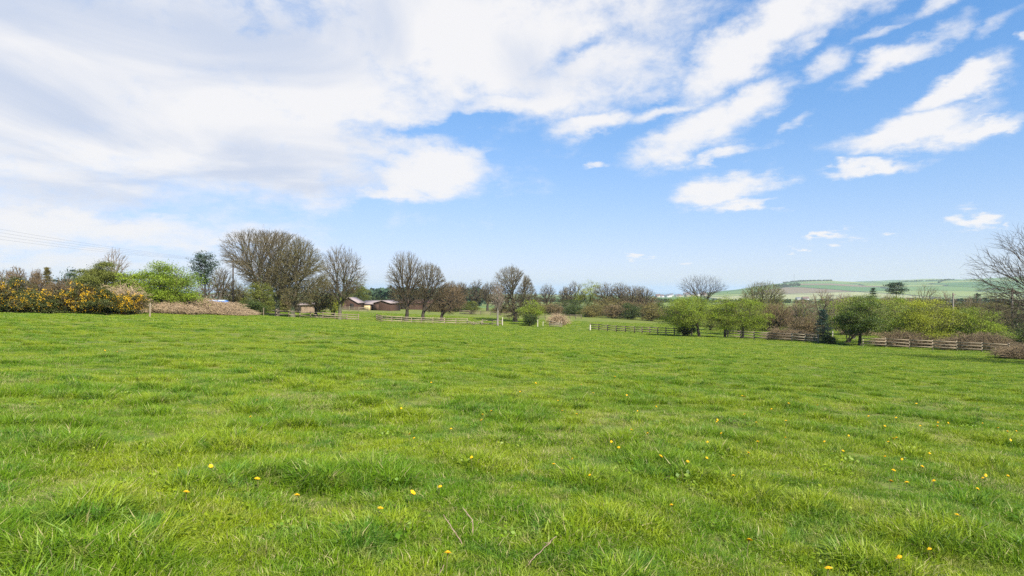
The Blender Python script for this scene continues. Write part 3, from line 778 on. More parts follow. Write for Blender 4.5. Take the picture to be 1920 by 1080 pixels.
LF('olive_shrub', 'olive green shrub just left of the bright green hawthorn', S_, 186, 68, 146, 228, 497, 580, 'leaf_olive', 22000, .10, .24, 480, stems=4, lowk=1.0)
LF('olive_shrub', 'lower olive shrub between gorse and bright green hawthorn', S_, 245, 64, 214, 290, 510, 586, 'leaf_hawthorn', 15000, .10, .22, 380, stems=4, lowk=1.0)
BT('leafless_tree', 'slender leafless tree rising above the olive shrubs on the left', T_, 213, 78, 188, 246, 462, 518, 90, 'twig_pale', 'bark_pale', .42, r_tip=.015, surf=.35, lowk=.4)
LF('hawthorn_bush', 'bright green leafy hawthorn, tallest fresh green bush on the left', 'bush', 306, 66, 245, 372, 496, 582, 'leaf_bright', 17000, .105, .22, 560, stems=3, lowk=.95)
bramble('bramble_mound', 'low reddish brown bramble strip right of the lone wooden post', 'bramble', 276, 372, 64, 570, 1100, dep=1.6)
bramble('bramble_mound', 'large straw brown mound of dead brambles hiding the blue van', 'bramble', 330, 466, 68, 566, 2400, dep=2.4, nl=5000, lean=-.75)
conifer('pine_tree', 'dark open crowned pine behind the bramble mound', 'pine', 384, 108, 52, 480, 535, 'needle', 14, kind='pine', n=4200, size=.28)
BT('scrub_tree', 'grey leafless tree close to the right of the pine', T_, 412, 104, 395, 440, 497, 560, 420, 'twig_grey', 'bark', .3, r_tip=.015)
BT('thorn_shrub', 'dark brown leafless shrub below the pine', S_, 392, 118, 358, 425, 520, 590, 650, 'twig_brown', 'bark_dark', .1, r_tip=.014, lowk=.9, buds=('bud_brown', 2600, .11, .12), split=.035)
BT('thorn_shrub', 'olive brown thicket shrub behind the blue van', S_, 440, 118, 412, 468, 520, 588, 650, 'twig_olive', 'bark_dark', .1, r_tip=.014, lowk=.9, buds=('bud_olive', 3200, .11, .12), split=.035)
LF('elder_shrub', 'mid green leafy shrub under the big leafless trees', S_, 482, 88, 458, 512, 532, 590, 'leaf_olive', 6500, .11, .2, 360, stems=4, lowk=.95)
LF('ivy_shrub', 'dark ivy covered shrub at the foot of the big leafless trees', S_, 466, 86, 448, 500, 562, 594, 'leaf_dark', 4200, .11, .18, 300, stems=4, lowk=1.0)
BT('leafless_tree', 'large leafless tree with branches sweeping out to the left', T_, 482, 106, 410, 556, 392, 560, 2100, 'twig_grey', 'bark', .2, r_tip=.0125, skew=-1.2, surf=.45, lowk=.7, ivy=500, floor=[(408, 474), (436, 500), (462, 535), (490, 556), (600, 566)], hull=[(408, 505), (415, 470), (424, 448), (438, 436), (480, 431), (540, 433), (575, 446), (598, 468), (620, 525)])
BT('leafless_tree', 'biggest leafless tree, its domed crown the highest in the row', T_, 520, 102, 450, 596, 420, 568, 2500, 'twig_grey', 'bark', .18, r_tip=.0125, surf=.42, lowk=.55, buds=('bud_olive', 2200, .10, .1), ivy=900, floor=[(408, 474), (436, 500), (462, 530), (490, 552), (600, 560)], hull=[(408, 505), (415, 470), (424, 448), (438, 436), (480, 431), (540, 433), (575, 446), (598, 468), (620, 525)])
BT('leafless_tree', 'dense brown leafless tree on the right flank of the biggest tree', T_, 549, 101, 500, 622, 434, 582, 2300, 'twig_olive', 'bark', .16, r_tip=.0125, surf=.5, lowk=.8, buds=('bud_olive', 9000, .10, .16), hull=[(408, 505), (415, 470), (424, 448), (438, 436), (480, 431), (540, 433), (575, 446), (598, 468), (620, 525)])
BT('leafless_tree', 'round headed leafless tree above the paddock fence', T_, 637, 110, 590, 688, 455, 572, 1500, 'twig_grey', 'bark', .2, r_tip=.0125, surf=.42, lowk=.65, ivy=900)
BT('thorn_shrub', 'olive brown shrub between the big trees and the round headed tree', S_, 592, 116, 570, 632, 520, 585, 800, 'twig_olive', 'bark_dark', .15, r_tip=.015, lowk=.8, buds=('bud_olive', 3800, .12, .15), split=.035)
LF('willow_shrub', 'yellow green leafy shrub near the trunk of the round headed tree', S_, 624, 121, 610, 640, 552, 584, 'leaf_yellow', 2600, .12, .16, 220, stems=4, lowk=1.0)
LF('ivy_tree', 'olive ivy clad tree behind the round headed leafless tree', T_, 667, 195, 640, 694, 520, 578, 'leaf_olive', 5200, .16, .3, 320, lowk=.9)
# --- centre
BT('leafless_tree', 'upright leafless tree with a fan crown behind the long fence', T_, 762, 121, 720, 804, 466, 582, 1900, 'twig_grey', 'bark_dark', .16, r_tip=.013, surf=.42, lowk=.8, forkpx=764, hull=[(718, 530), (724, 490), (738, 470), (758, 466), (776, 471), (800, 487), (825, 502), (842, 535)])
BT('leafless_tree', 'leafless tree leaning right beside the fan crowned tree', T_, 793, 122, 772, 846, 478, 588, 1500, 'twig_grey', 'bark_dark', .14, r_tip=.013, surf=.45, lowk=.75, skew=.8, hull=[(718, 530), (724, 490), (738, 470), (758, 466), (776, 471), (800, 487), (825, 502), (842, 535)])
BT('low_tree', 'low spreading brown tree right of the leaning leafless tree', T_, 828, 123, 808, 878, 526, 592, 1000, 'twig_brown', 'bark_dark', .16, r_tip=.0145, lowk=.75, buds=('bud_brown', 1600, .11, .12))
LF('willow_shrub', 'yellowish shrub in front of the far leafless row', S_, 884, 170, 868, 898, 566, 588, 'leaf_olive', 2000, .17, .2, 200, stems=4, lowk=1.0)
BT('sapling', 'pale slender budding sapling beside a fence post', T_, 933, 114, 919, 948, 528, 585, 420, 'twig_pale', 'bark_pale', .35, r_tip=.011, surf=.6, lowk=.6)
BT('leafless_tree', 'broad domed leafless tree in the centre of the view', T_, 966, 135, 911, 1018, 486, 602, 2600, 'twig_grey', 'bark', .12, r_tip=.0145, surf=.45, lowk=.95, buds=('bud_olive', 3600, .12, .15), hull=[(911, 560), (922, 518), (938, 502), (955, 497), (975, 503), (995, 522), (1014, 565)])
LF('hawthorn_bush', 'olive green hawthorn under the broad domed leafless tree', 'bush', 994, 121, 972, 1018, 563, 600, 'leaf_hawthorn', 4200, .12, .22, 280, stems=3, lowk=.95)
LF('ivy_shrub', 'very dark round ivy bush beside a pale fence post', S_, 993, 116.5, 982, 1006, 590, 608, 'leaf_dark', 2600, .12, .16, 200, stems=4, lowk=1.0)
bramble('bramble_mound', 'small brown bramble mound behind the broken hurdle in the centre', 'bramble', 1030, 1062, 124, 591, 700, dep=1.4)
# far hedgerow trees
FR = 'leafless trees along the far hedge'
for i, (px, d, l, r, t) in enumerate([(846, 200, 828, 862, 524), (862, 215, 850, 880, 524), (893, 225, 870, 915, 522), (914, 215, 900, 930, 528)]):
    BT('hedgerow_tree', 'distant leafless tree in the row left of the broad domed tree', T_, px, d, l, r, t, 572, 700, 'twig_grey', 'bark_dark', .25, FR, r_tip=.022, lowk=.5, surf=.4)
for i, (px, d, l, r, t) in enumerate([(1026, 225, 1008, 1046, 530), (1055, 235, 1045, 1076, 534), (1076, 215, 1050, 1104, 526)]):
    BT('hedgerow_tree', 'distant leafless tree just right of the broad domed tree', T_, px, d, l, r, t, 578, 560, 'twig_grey', 'bark_dark', .25, FR, r_tip=.022, lowk=.5, surf=.42, buds=('bud_brown', 700, .2, .2))
LF('hedgerow_tree', 'distant tree coming into yellow green leaf among leafless ones', T_, 1100, 210, 1078, 1134, 526, 578, 'leaf_yellow', 2600, .2, .34, 360, lowk=.8, group=FR, twig='twig_olive')
for i, (px, d, l, r, t) in enumerate([(1136, 205, 1108, 1162, 528), (1164, 205, 1140, 1186, 529), (1186, 200, 1160, 1210, 531), (1205, 195, 1182, 1232, 536)]):
    BT('hedgerow_tree', 'distant leafless tree in the dense row left of the sea', T_, px, d, l, r, t, 585, 800, 'twig_grey', 'bark_dark', .25, FR, r_tip=.021, lowk=.6, surf=.42, buds=('bud_brown', 2600, .16, .3))
HB = 'bushes of the far hedge'
for i, (px, d, w, t) in enumerate([(1040, 190, 36, 570), (1075, 186, 34, 572), (1110, 180, 40, 574), (1150, 176, 40, 572), (1185, 172, 42, 568), (1222, 168, 44, 570), (1256, 165, 34, 576), (1085, 200, 70, 560), (1150, 200, 70, 558), (1215, 190, 60, 560), (1060, 205, 60, 562), (1125, 190, 60, 566), (1170, 182, 60, 566), (1240, 178, 50, 568), (1020, 200, 40, 568), (820, 180, 40, 568), (860, 190, 50, 570), (945, 190, 40, 572)]):
    k = ('bud_brown', 'leaf_dark', 'bud_olive')[i % 3]
    LF('hedge_bush', ('brown', 'dark green', 'olive')[i % 3] + ' bush of the far hedge across the second field', S_, px, d, px - w / 2, px + w / 2, t, 600, k, 2400, .2, .3, 180, stems=4, lowk=1.0, group=HB)
# --- right: thorns along the fence and thicket behind
LF('hawthorn_tree', 'leafy hawthorn with a leaning twin trunk at the end of the middle fence', T_, 1311, 96, 1238, 1348, 556, 612, 'leaf_hawthorn', 17000, .095, .24, 520, lowk=.75, fork=.3)
LF('holly_bush', 'dark bush under the left side of the twin trunk hawthorn', 'bush', 1287, 99, 1268, 1306, 592, 636, 'leaf_dark', 4200, .10, .18, 260, stems=3, lowk=1.0)
LF('hawthorn_tree', 'narrow thin leaved hawthorn right of the twin trunk hawthorn', T_, 1359, 94, 1338, 1388, 560, 622, 'leaf_hawthorn', 6500, .09, .24, 360, lowk=.8, fork=.28)
LF('hawthorn_tree', 'spreading pale green hawthorn standing behind the rails', T_, 1392, 93, 1366, 1436, 562, 618, 'leaf_hawthorn', 8500, .09, .25, 400, lowk=.75, fork=.3)
BT('thorn_tree', 'brown budding thorn tree with two curved trunks behind the rails', T_, 1452, 95, 1428, 1492, 566, 616, 900, 'twig_brown', 'bark_dark', .3, r_tip=.012, lowk=.7, surf=.5, buds=('bud_olive', 3000, .085, .13))
BT('leafless_tree', 'open leafless tree on the skyline beside the sea', T_, 1316, 170, 1268, 1364, 511, 560, 420, 'twig_dark', 'bark_dark', .35, r_tip=.014, lowk=.5, surf=.38)
BT('leafless_tree', 'olive budding tree on the skyline in front of the hill', T_, 1426, 150, 1388, 1472, 525, 590, 1200, 'twig_olive', 'bark', .2, r_tip=.017, lowk=.7, buds=('leaf_hawthorn', 6500, .14, .22))
for i, (px, d, l, r, t, m, lab) in enumerate([
    (1270, 150, 1250, 1296, 566, 'leaf_dark', 'dark green shrub at the left end of the right thicket'),
    (1345, 140, 1320, 1382, 572, 'leaf_dark', 'dark shrub behind the twin trunk hawthorn'),
    (1400, 135, 1370, 1440, 572, 'leaf_olive', 'olive shrub behind the spreading hawthorn'),
    (1440, 130, 1410, 1475, 566, 'bud_olive', 'brownish olive shrub behind the curved thorn tree'),
    (1490, 115, 1470, 1520, 566, 'leaf_olive', 'yellowish olive shrub right of the curved thorn tree'),
    (1508, 98, 1478, 1535, 598, 'bud_brown', 'low brown shrub left of the small dark spruce')]):
    LF('thicket_shrub', lab, S_, px, d, l, r, t, 640, m, 5200, .12, .24, 300, stems=4, lowk=1.0)
for i, (px, d, l, r, t, tw, lab) in enumerate([
    (1500, 112, 1470, 1532, 556, 'twig_purple', 'purplish brown leafless shrub behind the small spruce'),
    (1545, 118, 1512, 1580, 538, 'twig_purple', 'tall purplish leafless bush with pale stems'),
    (1580, 112, 1556, 1610, 545, 'twig_pale', 'pale twigged leafless bush left of the dark leafy tree'),
    (1600, 100, 1582, 1622, 596, 'twig_brown', 'reddish brown shrub at the gap in the right fence')]):
    BT('thicket_shrub', lab, S_, px, d, l, r, t, 632, 760, tw, 'bark', .1, r_tip=.013, lowk=.85, buds=('bud_brown', 1500, .1, .12), split=.04)
conifer('spruce_tree', 'small blue green spruce at the gap in the right fence', 'conifer', 1543, 86, 44, 580, mat='needle_blue', n=6500, size=.14)
LF('bramble_bush', 'low dark bramble bush at the foot of the small spruce', 'bramble', 1556, 82, 1540, 1568, 628, 645, 'leaf_dark', 2200, .09, .12, 200, stems=4, lowk=1.0)
LF('holly_tree', 'dark glossy leafy tree at the left end of the right fence', T_, 1612, 80, 1572, 1664, 560, 632, 'leaf_holly', 15000, .10, .22, 480, lowk=.8, fork=.25)
LF('hawthorn_bush', 'light green leaves fringing the dark glossy tree from behind', 'bush', 1590, 86, 1558, 1660, 556, 625, 'leaf_hawthorn', 8000, .10, .22, 360, stems=3, lowk=.9)
LF('hawthorn_bush', 'muted green hawthorn between the dark tree and the yellow green one', 'bush', 1690, 88, 1640, 1730, 564, 640, 'leaf_hawthorn', 10000, .10, .24, 420, stems=3, lowk=.9)
LF('hawthorn_bush', 'broad yellow green hawthorn behind the right fence', 'bush', 1738, 81, 1680, 1796, 565, 650, 'leaf_yellow', 15000, .10, .24, 520, stems=3, lowk=.9)
LF('hawthorn_bush', 'duller green hawthorn near the right end of the fence', 'bush', 1832, 79, 1786, 1880, 580, 650, 'leaf_hawthorn', 11000, .095, .23, 440, stems=3, lowk=.9)
conifer('cypress_tree', 'conical dark conifer standing above the right thicket', 'conifer', 1637, 140, 34, 538, mat='needle', n=3600, size=.22)
conifer('cedar_tree', 'dark flat topped cedar above the right thicket', 'conifer', 1681, 160, 46, 530, 552, mat='needle', kind='flat', n=2600, size=.3, tiers=8)
for i, (px, d, l, r, t, tw, lab) in enumerate([
    (1665, 140, 1638, 1700, 546, 'twig_brown', 'brown leafless shrub between the conical conifer and the cedar'),
    (1730, 135, 1704, 1768, 528, 'twig_grey', 'open grey leafless tree right of the cedar'),
    (1770, 150, 1745, 1800, 545, 'twig_purple', 'purplish leafless shrub left of the utility pole on the right'),
    (1825, 140, 1800, 1850, 552, 'twig_purple', 'purplish leafless shrub right of the utility pole on the right'),
    (1860, 96, 1838, 1900, 566, 'twig_grey', 'brown leafless shrub in front of the pale concrete pole'),
    (1905, 88, 1872, 1945, 572, 'twig_olive', 'brown leafless shrub at the right edge under the big bough')]):
    BT('thicket_shrub', lab, S_, px, d, l, r, t, 625, 700 if i != 1 else 420, tw, 'bark', .12 if i != 1 else .3, r_tip=.0145, lowk=.85, buds=None if i == 1 else ('bud_brown', 1200, .1, .12), split=.04)
conifer('small_conifer', 'rounded dark conifer right of the utility pole', 'conifer', 1832, 170, 34, 548, mat='needle', n=2600, size=.26)
LF('ivy_shrub', 'dark green shrub under the big bough at the right edge', S_, 1905, 80, 1880, 1950, 604, 668, 'leaf_dark', 5000, .1, .2, 300, stems=4, lowk=1.0)
BT('leafless_tree', 'large leafless tree reaching in over the right edge', T_, 2016, 52, 1842, 2120, 400, 640, 1700, 'twig_dark', 'bark_dark', .16, r_tip=.0078, surf=.38, lowk=.75, dep=6, expo=.46)
bramble('bramble_mound', 'brown dead brambles tangled through the right fence', 'bramble', 1640, 1770, 79, 626, 1500, mat='bramble_dark', leaf='bud_olive', dep=1.2, nl=3200)
bramble('bramble_mound', 'brown bramble tangle at the right end of the right fence', 'bramble', 1760, 1905, 75, 630, 1600, mat='bramble_dark', leaf='bud_olive', dep=1.2, nl=3600)
bramble('bramble_mound', 'brown bramble thicket in front of the fence at the right edge', 'bramble', 1880, 1990, 61, 650, 1400, mat='bramble_dark', leaf='bud_olive', dep=1.6, nl=3200)
bramble('bramble_mound', 'brown bramble tangle along the rails left of the small spruce', 'bramble', 1436, 1532, 90, 618, 1300, mat='bramble_dark', leaf='bud_olive', dep=1.2, nl=3000)
bramble('bramble_mound', 'reddish brown brambles on the far side of the field gate gap', 'bramble', 1575, 1650, 112, 606, 900, dep=1.6, nl=2000)

FI = 'filler shrubs of the right thicket'
rngf = np.random.default_rng(404)
for i in range(20):
    px = 1335 + i * 30 + rngf.uniform(-8, 8); d = rngf.uniform(108, 150); w = rngf.uniform(42, 66); t = rngf.uniform(556, 574) - (4 if px > 1600 else 0)
    k = ('leaf_olive', 'leaf_hawthorn', 'leaf_hawthorn', 'bud_olive', 'leaf_olive')[int(rngf.integers(5))]
    nm = {'leaf_olive': 'olive green', 'bud_brown': 'brown', 'leaf_hawthorn': 'fresh green', 'bud_olive': 'brownish olive', 'leaf_dark': 'dark green'}[k]
    LF('thicket_shrub', nm + ' shrub in the back row of the right hand thicket', S_, px, d, px - w / 2, px + w / 2, t, 640, k, 3200, .13, .25, 220, stems=4, lowk=1.0, group=FI)
LT = 'undergrowth below the big leafless trees'
for i, (px, d, l, r_, t, k, lab) in enumerate([
    (452, 120, 424, 486, 540, 'bud_olive', 'olive brown undergrowth behind the ivy covered shrub'), (505, 124, 482, 534, 548, 'leaf_olive', 'green undergrowth behind the trunk of the biggest tree'),
    (535, 126, 512, 560, 552, 'bud_brown', 'brown undergrowth between the two thickest trunks'), (600, 140, 578, 622, 548, 'bud_olive', 'olive undergrowth right of the pale shelter'),
    (655, 215, 628, 684, 546, 'leaf_dark', 'dark green undergrowth behind the small stable'), (560, 150, 530, 592, 540, 'leaf_dark', 'dark hedge behind the pale shelter'),
    (700, 260, 660, 760, 556, 'leaf_dark', 'dark hedge behind the barns')]):
    LF('undergrowth_shrub', lab, S_, px, d, l, r_, t, 592, k, 4200, .13, .25, 240, stems=4, lowk=1.0, group=LT)
# ------------------------------------------------------------------ fences
def fence(label, pts, spacing, rails=(1.08, .72, .36), mat='timber', rw=.13, pw=.12, ph=1.18, group=None, sag=0.0, name='rail_fence', both=0):
    """post and rail fence along (px, depth) points"""
    SEED[0] += 1; rng = random.Random(SEED[0])
    P = [at(px, d) for px, d in pts]
    root = empty(name, P[0], label, 'fence', group); o = P[0]
    nodes = []
    for a, b in zip(P[:-1], P[1:]):
        n = max(1, round((b - a).length / spacing))
        for i in range(n + (b is P[-1])):
            q = a.lerp(b, i / n); q.z = h1(q.x, q.y); nodes.append(q)
    for i, q in enumerate(nodes):
        b = Buf(); k = (q - o); t = rng.uniform(-.03, .03)
        w = pw; hh = ph * rng.uniform(.97, 1.06)
        nx = nodes[min(i + 1, len(nodes) - 1)] - nodes[max(i - 1, 0)]; ang = math.atan2(nx.y, nx.x)
        b.box((k.x, k.y, k.z + hh / 2 - .2), (w, w, hh + .4), ang, rng.random(), tilt=t); b.build('post', M[mat], root)
    for i in range(len(nodes) - 1):
        a, c = nodes[i] - o, nodes[i + 1] - o
        d = (c - a); off = Vector((d.y, -d.x, 0)).normalized() * .075
        if off.y > 0: off = -off
        for hz in rails:
            b = Buf(); j = rng.uniform(-.03, .03)
            b.beam(a + off + Vector((0, 0, hz + j)), c + off + Vector((0, 0, hz + rng.uniform(-.03, .03) - sag)), .04, rw, rng.random()); b.build('rail', M[mat], root)
    return root
fence('weathered post and rail fence in front of the fan crowned leafless trees', [(716, 112), (790, 113), (876, 114.5)], 1.9, mat='timber_warm')
fence('short returning side of the paddock fence at its left corner', [(706, 118.5), (716, 112.2)], 1.9, mat='timber_brown')
fence('weathered paddock fence below the round headed leafless tree', [(582, 104), (672, 109)], 1.9, mat='timber_warm')
fence('thin wire and rail fence under the biggest leafless tree', [(494, 88), (582, 102)], 3.4, (1.0, .5), mat='timber_brown')
fence('low rails beside the pale sapling and post', [(905, 116), (941, 117)], 2.0, (.85, .3), ph=1.0)
fence('dark post and rail fence running from the pale end post to the hawthorns', [(1107, 115), (1190, 108), (1297, 98)], 1.85, mat='timber_brown')
fence('post and rail fence behind the spreading hawthorn and brambles', [(1364, 93), (1440, 88.8), (1484, 86.5)], 2.3, mat='timber_brown')
fence('short pale three rail panel left of the small spruce', [(1485, 85.5), (1534, 83)], 1.8)
fence('long post and rail fence in front of the dark tree and hawthorns on the right', [(1618, 78.5), (1705, 76), (1890, 70.5)], 2.6, rw=.10, mat='timber_warm')
fence('brown fence rails sinking into brambles at the right edge', [(1892, 69), (1985, 64)], 2.6, mat='timber_brown')
fence('distant rail fence in front of the brown barns', [(600, 150), (690, 158)], 2.6, (1.0, .6, .25))
fence('distant rail fence below the far hedge', [(1010, 150), (1090, 165)], 2.6, (1.05, .6), mat='timber_brown')
fence('far brown fence line behind the pale sapling', [(862, 165), (958, 165)], 2.6, (1.05, .75, .4), mat='timber_brown')
def broken_rails():
    a = at(876, 114.2); root = empty('collapsed_fence', a, 'collapsed rails lying askew at the end of the long fence', 'fence')
    rng = random.Random(3)
    for (p0, z0, p1, z1) in ((876, .75, 893, .28), (880, .35, 904, .70), (884, .12, 906, .5), (876, .45, 890, .1)):
        b = Buf(); b.beam(at(p0, 114.3, z0) - a, at(p1, 115, z1) - a, .045, .12, rng.random()); b.build('rail', M['timber'], root)
    for p, h in ((888, .7), (903, .9)):
        b = Buf(); b.box(at(p, 114.6, h / 2 - .1) - a, (.1, .1, h + .2), .3, .5, tilt=.18); b.build('post', M['timber'], root)
broken_rails()
def hurdle():
    a = at(1040, 117.5); root = empty('broken_hurdle', a, 'broken wooden hurdle beside the small bramble mound', 'fence')
    for px, h in ((1030, .8), (1049, 1.2), (1053, 1.15)):
        b = Buf(); b.box(at(px, 117.5, h / 2 - .1) - a, (.11, .11, h + .2), .2, .7, tilt=.04); b.build('post', M['timber'], root)
    for z0, z1 in ((.2, .2), (.42, .45), (.62, .66), (1.15, .65)):
        b = Buf(); b.beam(at(1029, 117.4, z0) - a, at(1055, 117.4, z1) - a, .04, .12, .6); b.build('rail', M['timber'], root)
hurdle()
def post(label, px, depth, h, w=.12, mat='timber_pale', tilt=.02, wire=False):
    a = at(px, depth); b = Buf(); n = 7
    ct = math.sin(tilt)
    b.tubes([(0, 0, -.25), (ct * h * .97, 0, h * .97)], [(ct * h * .97, 0, h * .97), (ct * h, 0, h)], [w / 2, w / 2], [w / 2, w * .36], n, .6)
    b.add([(ct * h + math.cos(k * 6.283 / n) * w * .36, math.sin(k * 6.283 / n) * w * .36, h) for k in range(n)] + [(ct * h, 0, h + .01)], None, [(k, (k + 1) % n, n) for k in range(n)], .7)
    o = b.build('fence_post', M[mat], None, a); meta(o, label, 'post'); return o
post('lone wooden post at the right end of the gorse', 281, 52.6, 1.2, .13, 'timber_warm', tilt=.03)
post('slim brown corner post under the big leafless trees', 494, 84.5, 1.25, .12, 'timber_brown')
post('pale gate post right of the slender sapling', 942, 115.5, 1.55, .14)
post('pale gate post beside the very dark ivy bush', 1008, 115.5, 1.35, .14)
post('thick whitish end post of the dark fence', 1106.5, 114, 1.0, .24)
post('short post standing by the broken hurdle', 1018, 117, .95, .1)
post('thin pale post in the gap between the two right fences', 1561, 104, 1.15, .14)
post('weathered post in front of the right edge brambles', 1866, 64, .95, .12, 'timber_brown')

# ------------------------------------------------------------------ farm buildings, van, poles, wires
M['plank'] = rough_mat('brown_boards', (.045, .024, .016), (.09, .05, .034), 3)
M['plank_light'] = rough_mat('light_boards', (.19, .135, .088), (.31, .235, .165), 3)
M['roof_grey'] = rough_mat('sheet_roof', (.19, .15, .14), (.34, .28, .26), 1.2)
M['roof_brown'] = rough_mat('rusty_roof', (.045, .024, .017), (.085, .048, .034), 1.2)
M['roof_cream'] = rough_mat('cream_panel', (.5, .43, .28), (.68, .6, .42), 1.0)
M['opening_shade'] = rough_mat('painted_interior_shade', (.012, .01, .008), (.02, .017, .013), 1.0)  # near-black colour stands in for the shade inside open doorways
M['hay'] = rough_mat('hay', (.40, .31, .15), (.58, .47, .26), 2.0)
def barn(name, label, px, depth, w, dpt, eave, ridge, wall, roof, rz, along=True, door=None, open_front=None):
    a = at(px, depth); root = empty(name, a - Vector((0, 0, .1)), label, 'barn', rz=rz)
    b = Buf(); x, y = w / 2, dpt / 2
    if along:   # ridge runs along x
        v = [(-x, -y, 0), (x, -y, 0), (x, y, 0), (-x, y, 0), (-x, -y, eave), (x, -y, eave), (x, y, eave), (-x, y, eave), (-x, 0, ridge), (x, 0, ridge)]
        q = [(0, 1, 5, 4), (2, 3, 7, 6), (1, 2, 6, 5), (3, 0, 4, 7)]; t = [(5, 6, 9), (7, 4, 8)]
    else:       # gable faces the viewer
        v = [(-x, -y, 0), (x, -y, 0), (x, y, 0), (-x, y, 0), (-x, -y, eave), (x, -y, eave), (x, y, eave), (-x, y, eave), (0, -y, ridge), (0, y, ridge)]
        q = [(0, 1, 5, 4), (2, 3, 7, 6), (1, 2, 6, 5), (3, 0, 4, 7)]; t = [(4, 5, 8), (6, 7, 9)]
    b.add(v, q, t); b.build('walls', M[wall], root)
    # boarding battens on the front
    bt = Buf(); n = int(w / .3)
    for i in range(n + 1):
        bx = -x + i * w / n; top = eave if along else eave + (ridge - eave) * (1 - abs(bx) / x)
        bt.box((bx, -y - .018, top / 2), (.045, .03, top - .04), 0, .3 + .4 * (i % 2))
    bt.build('battens', M[wall], root)
    rb = Buf(); ov = .3; th = .09
    def slab(p0, p1, p2, p3):
        P = [Vector(p) for p in (p0, p1, p2, p3)]; nrm = (P[1] - P[0]).cross(P[3] - P[0]).normalized()
        if nrm.z < 0: nrm = -nrm
        vv = [p + nrm * .01 for p in P] + [p + nrm * (.01 + th) for p in P]
        rb.add([tuple(k) for k in vv], [(3, 2, 1, 0), (4, 5, 6, 7), (0, 1, 5, 4), (1, 2, 6, 5), (2, 3, 7, 6), (3, 0, 4, 7)], None, .5)
    sl = (ridge - eave) / (y if along else x)
    if along:
        slab((-x - ov, -y - ov, eave - sl * ov), (x + ov, -y - ov, eave - sl * ov), (x + ov, 0, ridge), (-x - ov, 0, ridge))
        slab((-x - ov, 0, ridge), (x + ov, 0, ridge), (x + ov, y + ov, eave - sl * ov), (-x - ov, y + ov, eave - sl * ov))
    else:
        slab((-x - ov, -y - ov, eave - sl * ov), (0, -y - ov, ridge), (0, y + ov, ridge), (-x - ov, y + ov, eave - sl * ov))
        slab((0, -y - ov, ridge), (x + ov, -y - ov, eave - sl * ov), (x + ov, y + ov, eave - sl * ov), (0, y + ov, ridge))
    rb.build('roof', M[roof], root)
    for d in (door or []):
        dx, dw, dh, m = d; k = Buf(); k.box((dx, -y - .045, dh / 2 + .05), (dw, .04, dh), 0, .5); k.build('door' if m != 'opening_shade' else 'doorway_shade_panel', M[m], root)  # doorways are flat panels coloured like shade, the wall behind is closed
    return root
barn('brown_barn', 'brown boarded barn with grey sheet roof right of the small stable', 726, 178, 5.0, 7, 2.3, 3.0, 'plank', 'roof_grey', R(-14), False, door=[(-1.5, 1.2, 1.9, 'plank')])
barn('barn_wing', 'low open fronted wing with grey roof left of the brown barn', 702, 180, 5.0, 5.0, 1.9, 2.8, 'plank', 'roof_grey', R(-14), True, door=[(-1.2, 2.4, 1.5, 'hay'), (1.4, 1.8, 1.7, 'opening_shade')])
barn('small_stable', 'small brown stable with a cream gable left of the barns', 660, 176, 5.2, 5, 2.1, 3.5, 'plank', 'roof_grey', R(-8), False, door=[(-1.2, 1.1, 1.8, 'plank'), (1.0, 1.1, 1.8, 'opening_shade')])
barn('long_shed', 'long low rusty roofed shed behind the fan crowned trees', 772, 205, 15, 7, 2.2, 3.4, 'plank', 'roof_brown', R(6), True, door=[(-2, 2.4, 2, 'opening_shade')])
barn('field_shelter', 'pale open field shelter seen under the big leafless trees', 571, 128, 4.2, 3.2, 1.75, 2.1, 'plank_light', 'roof_grey', R(8), True, door=[(-1.15, 1.5, 1.45, 'opening_shade')])

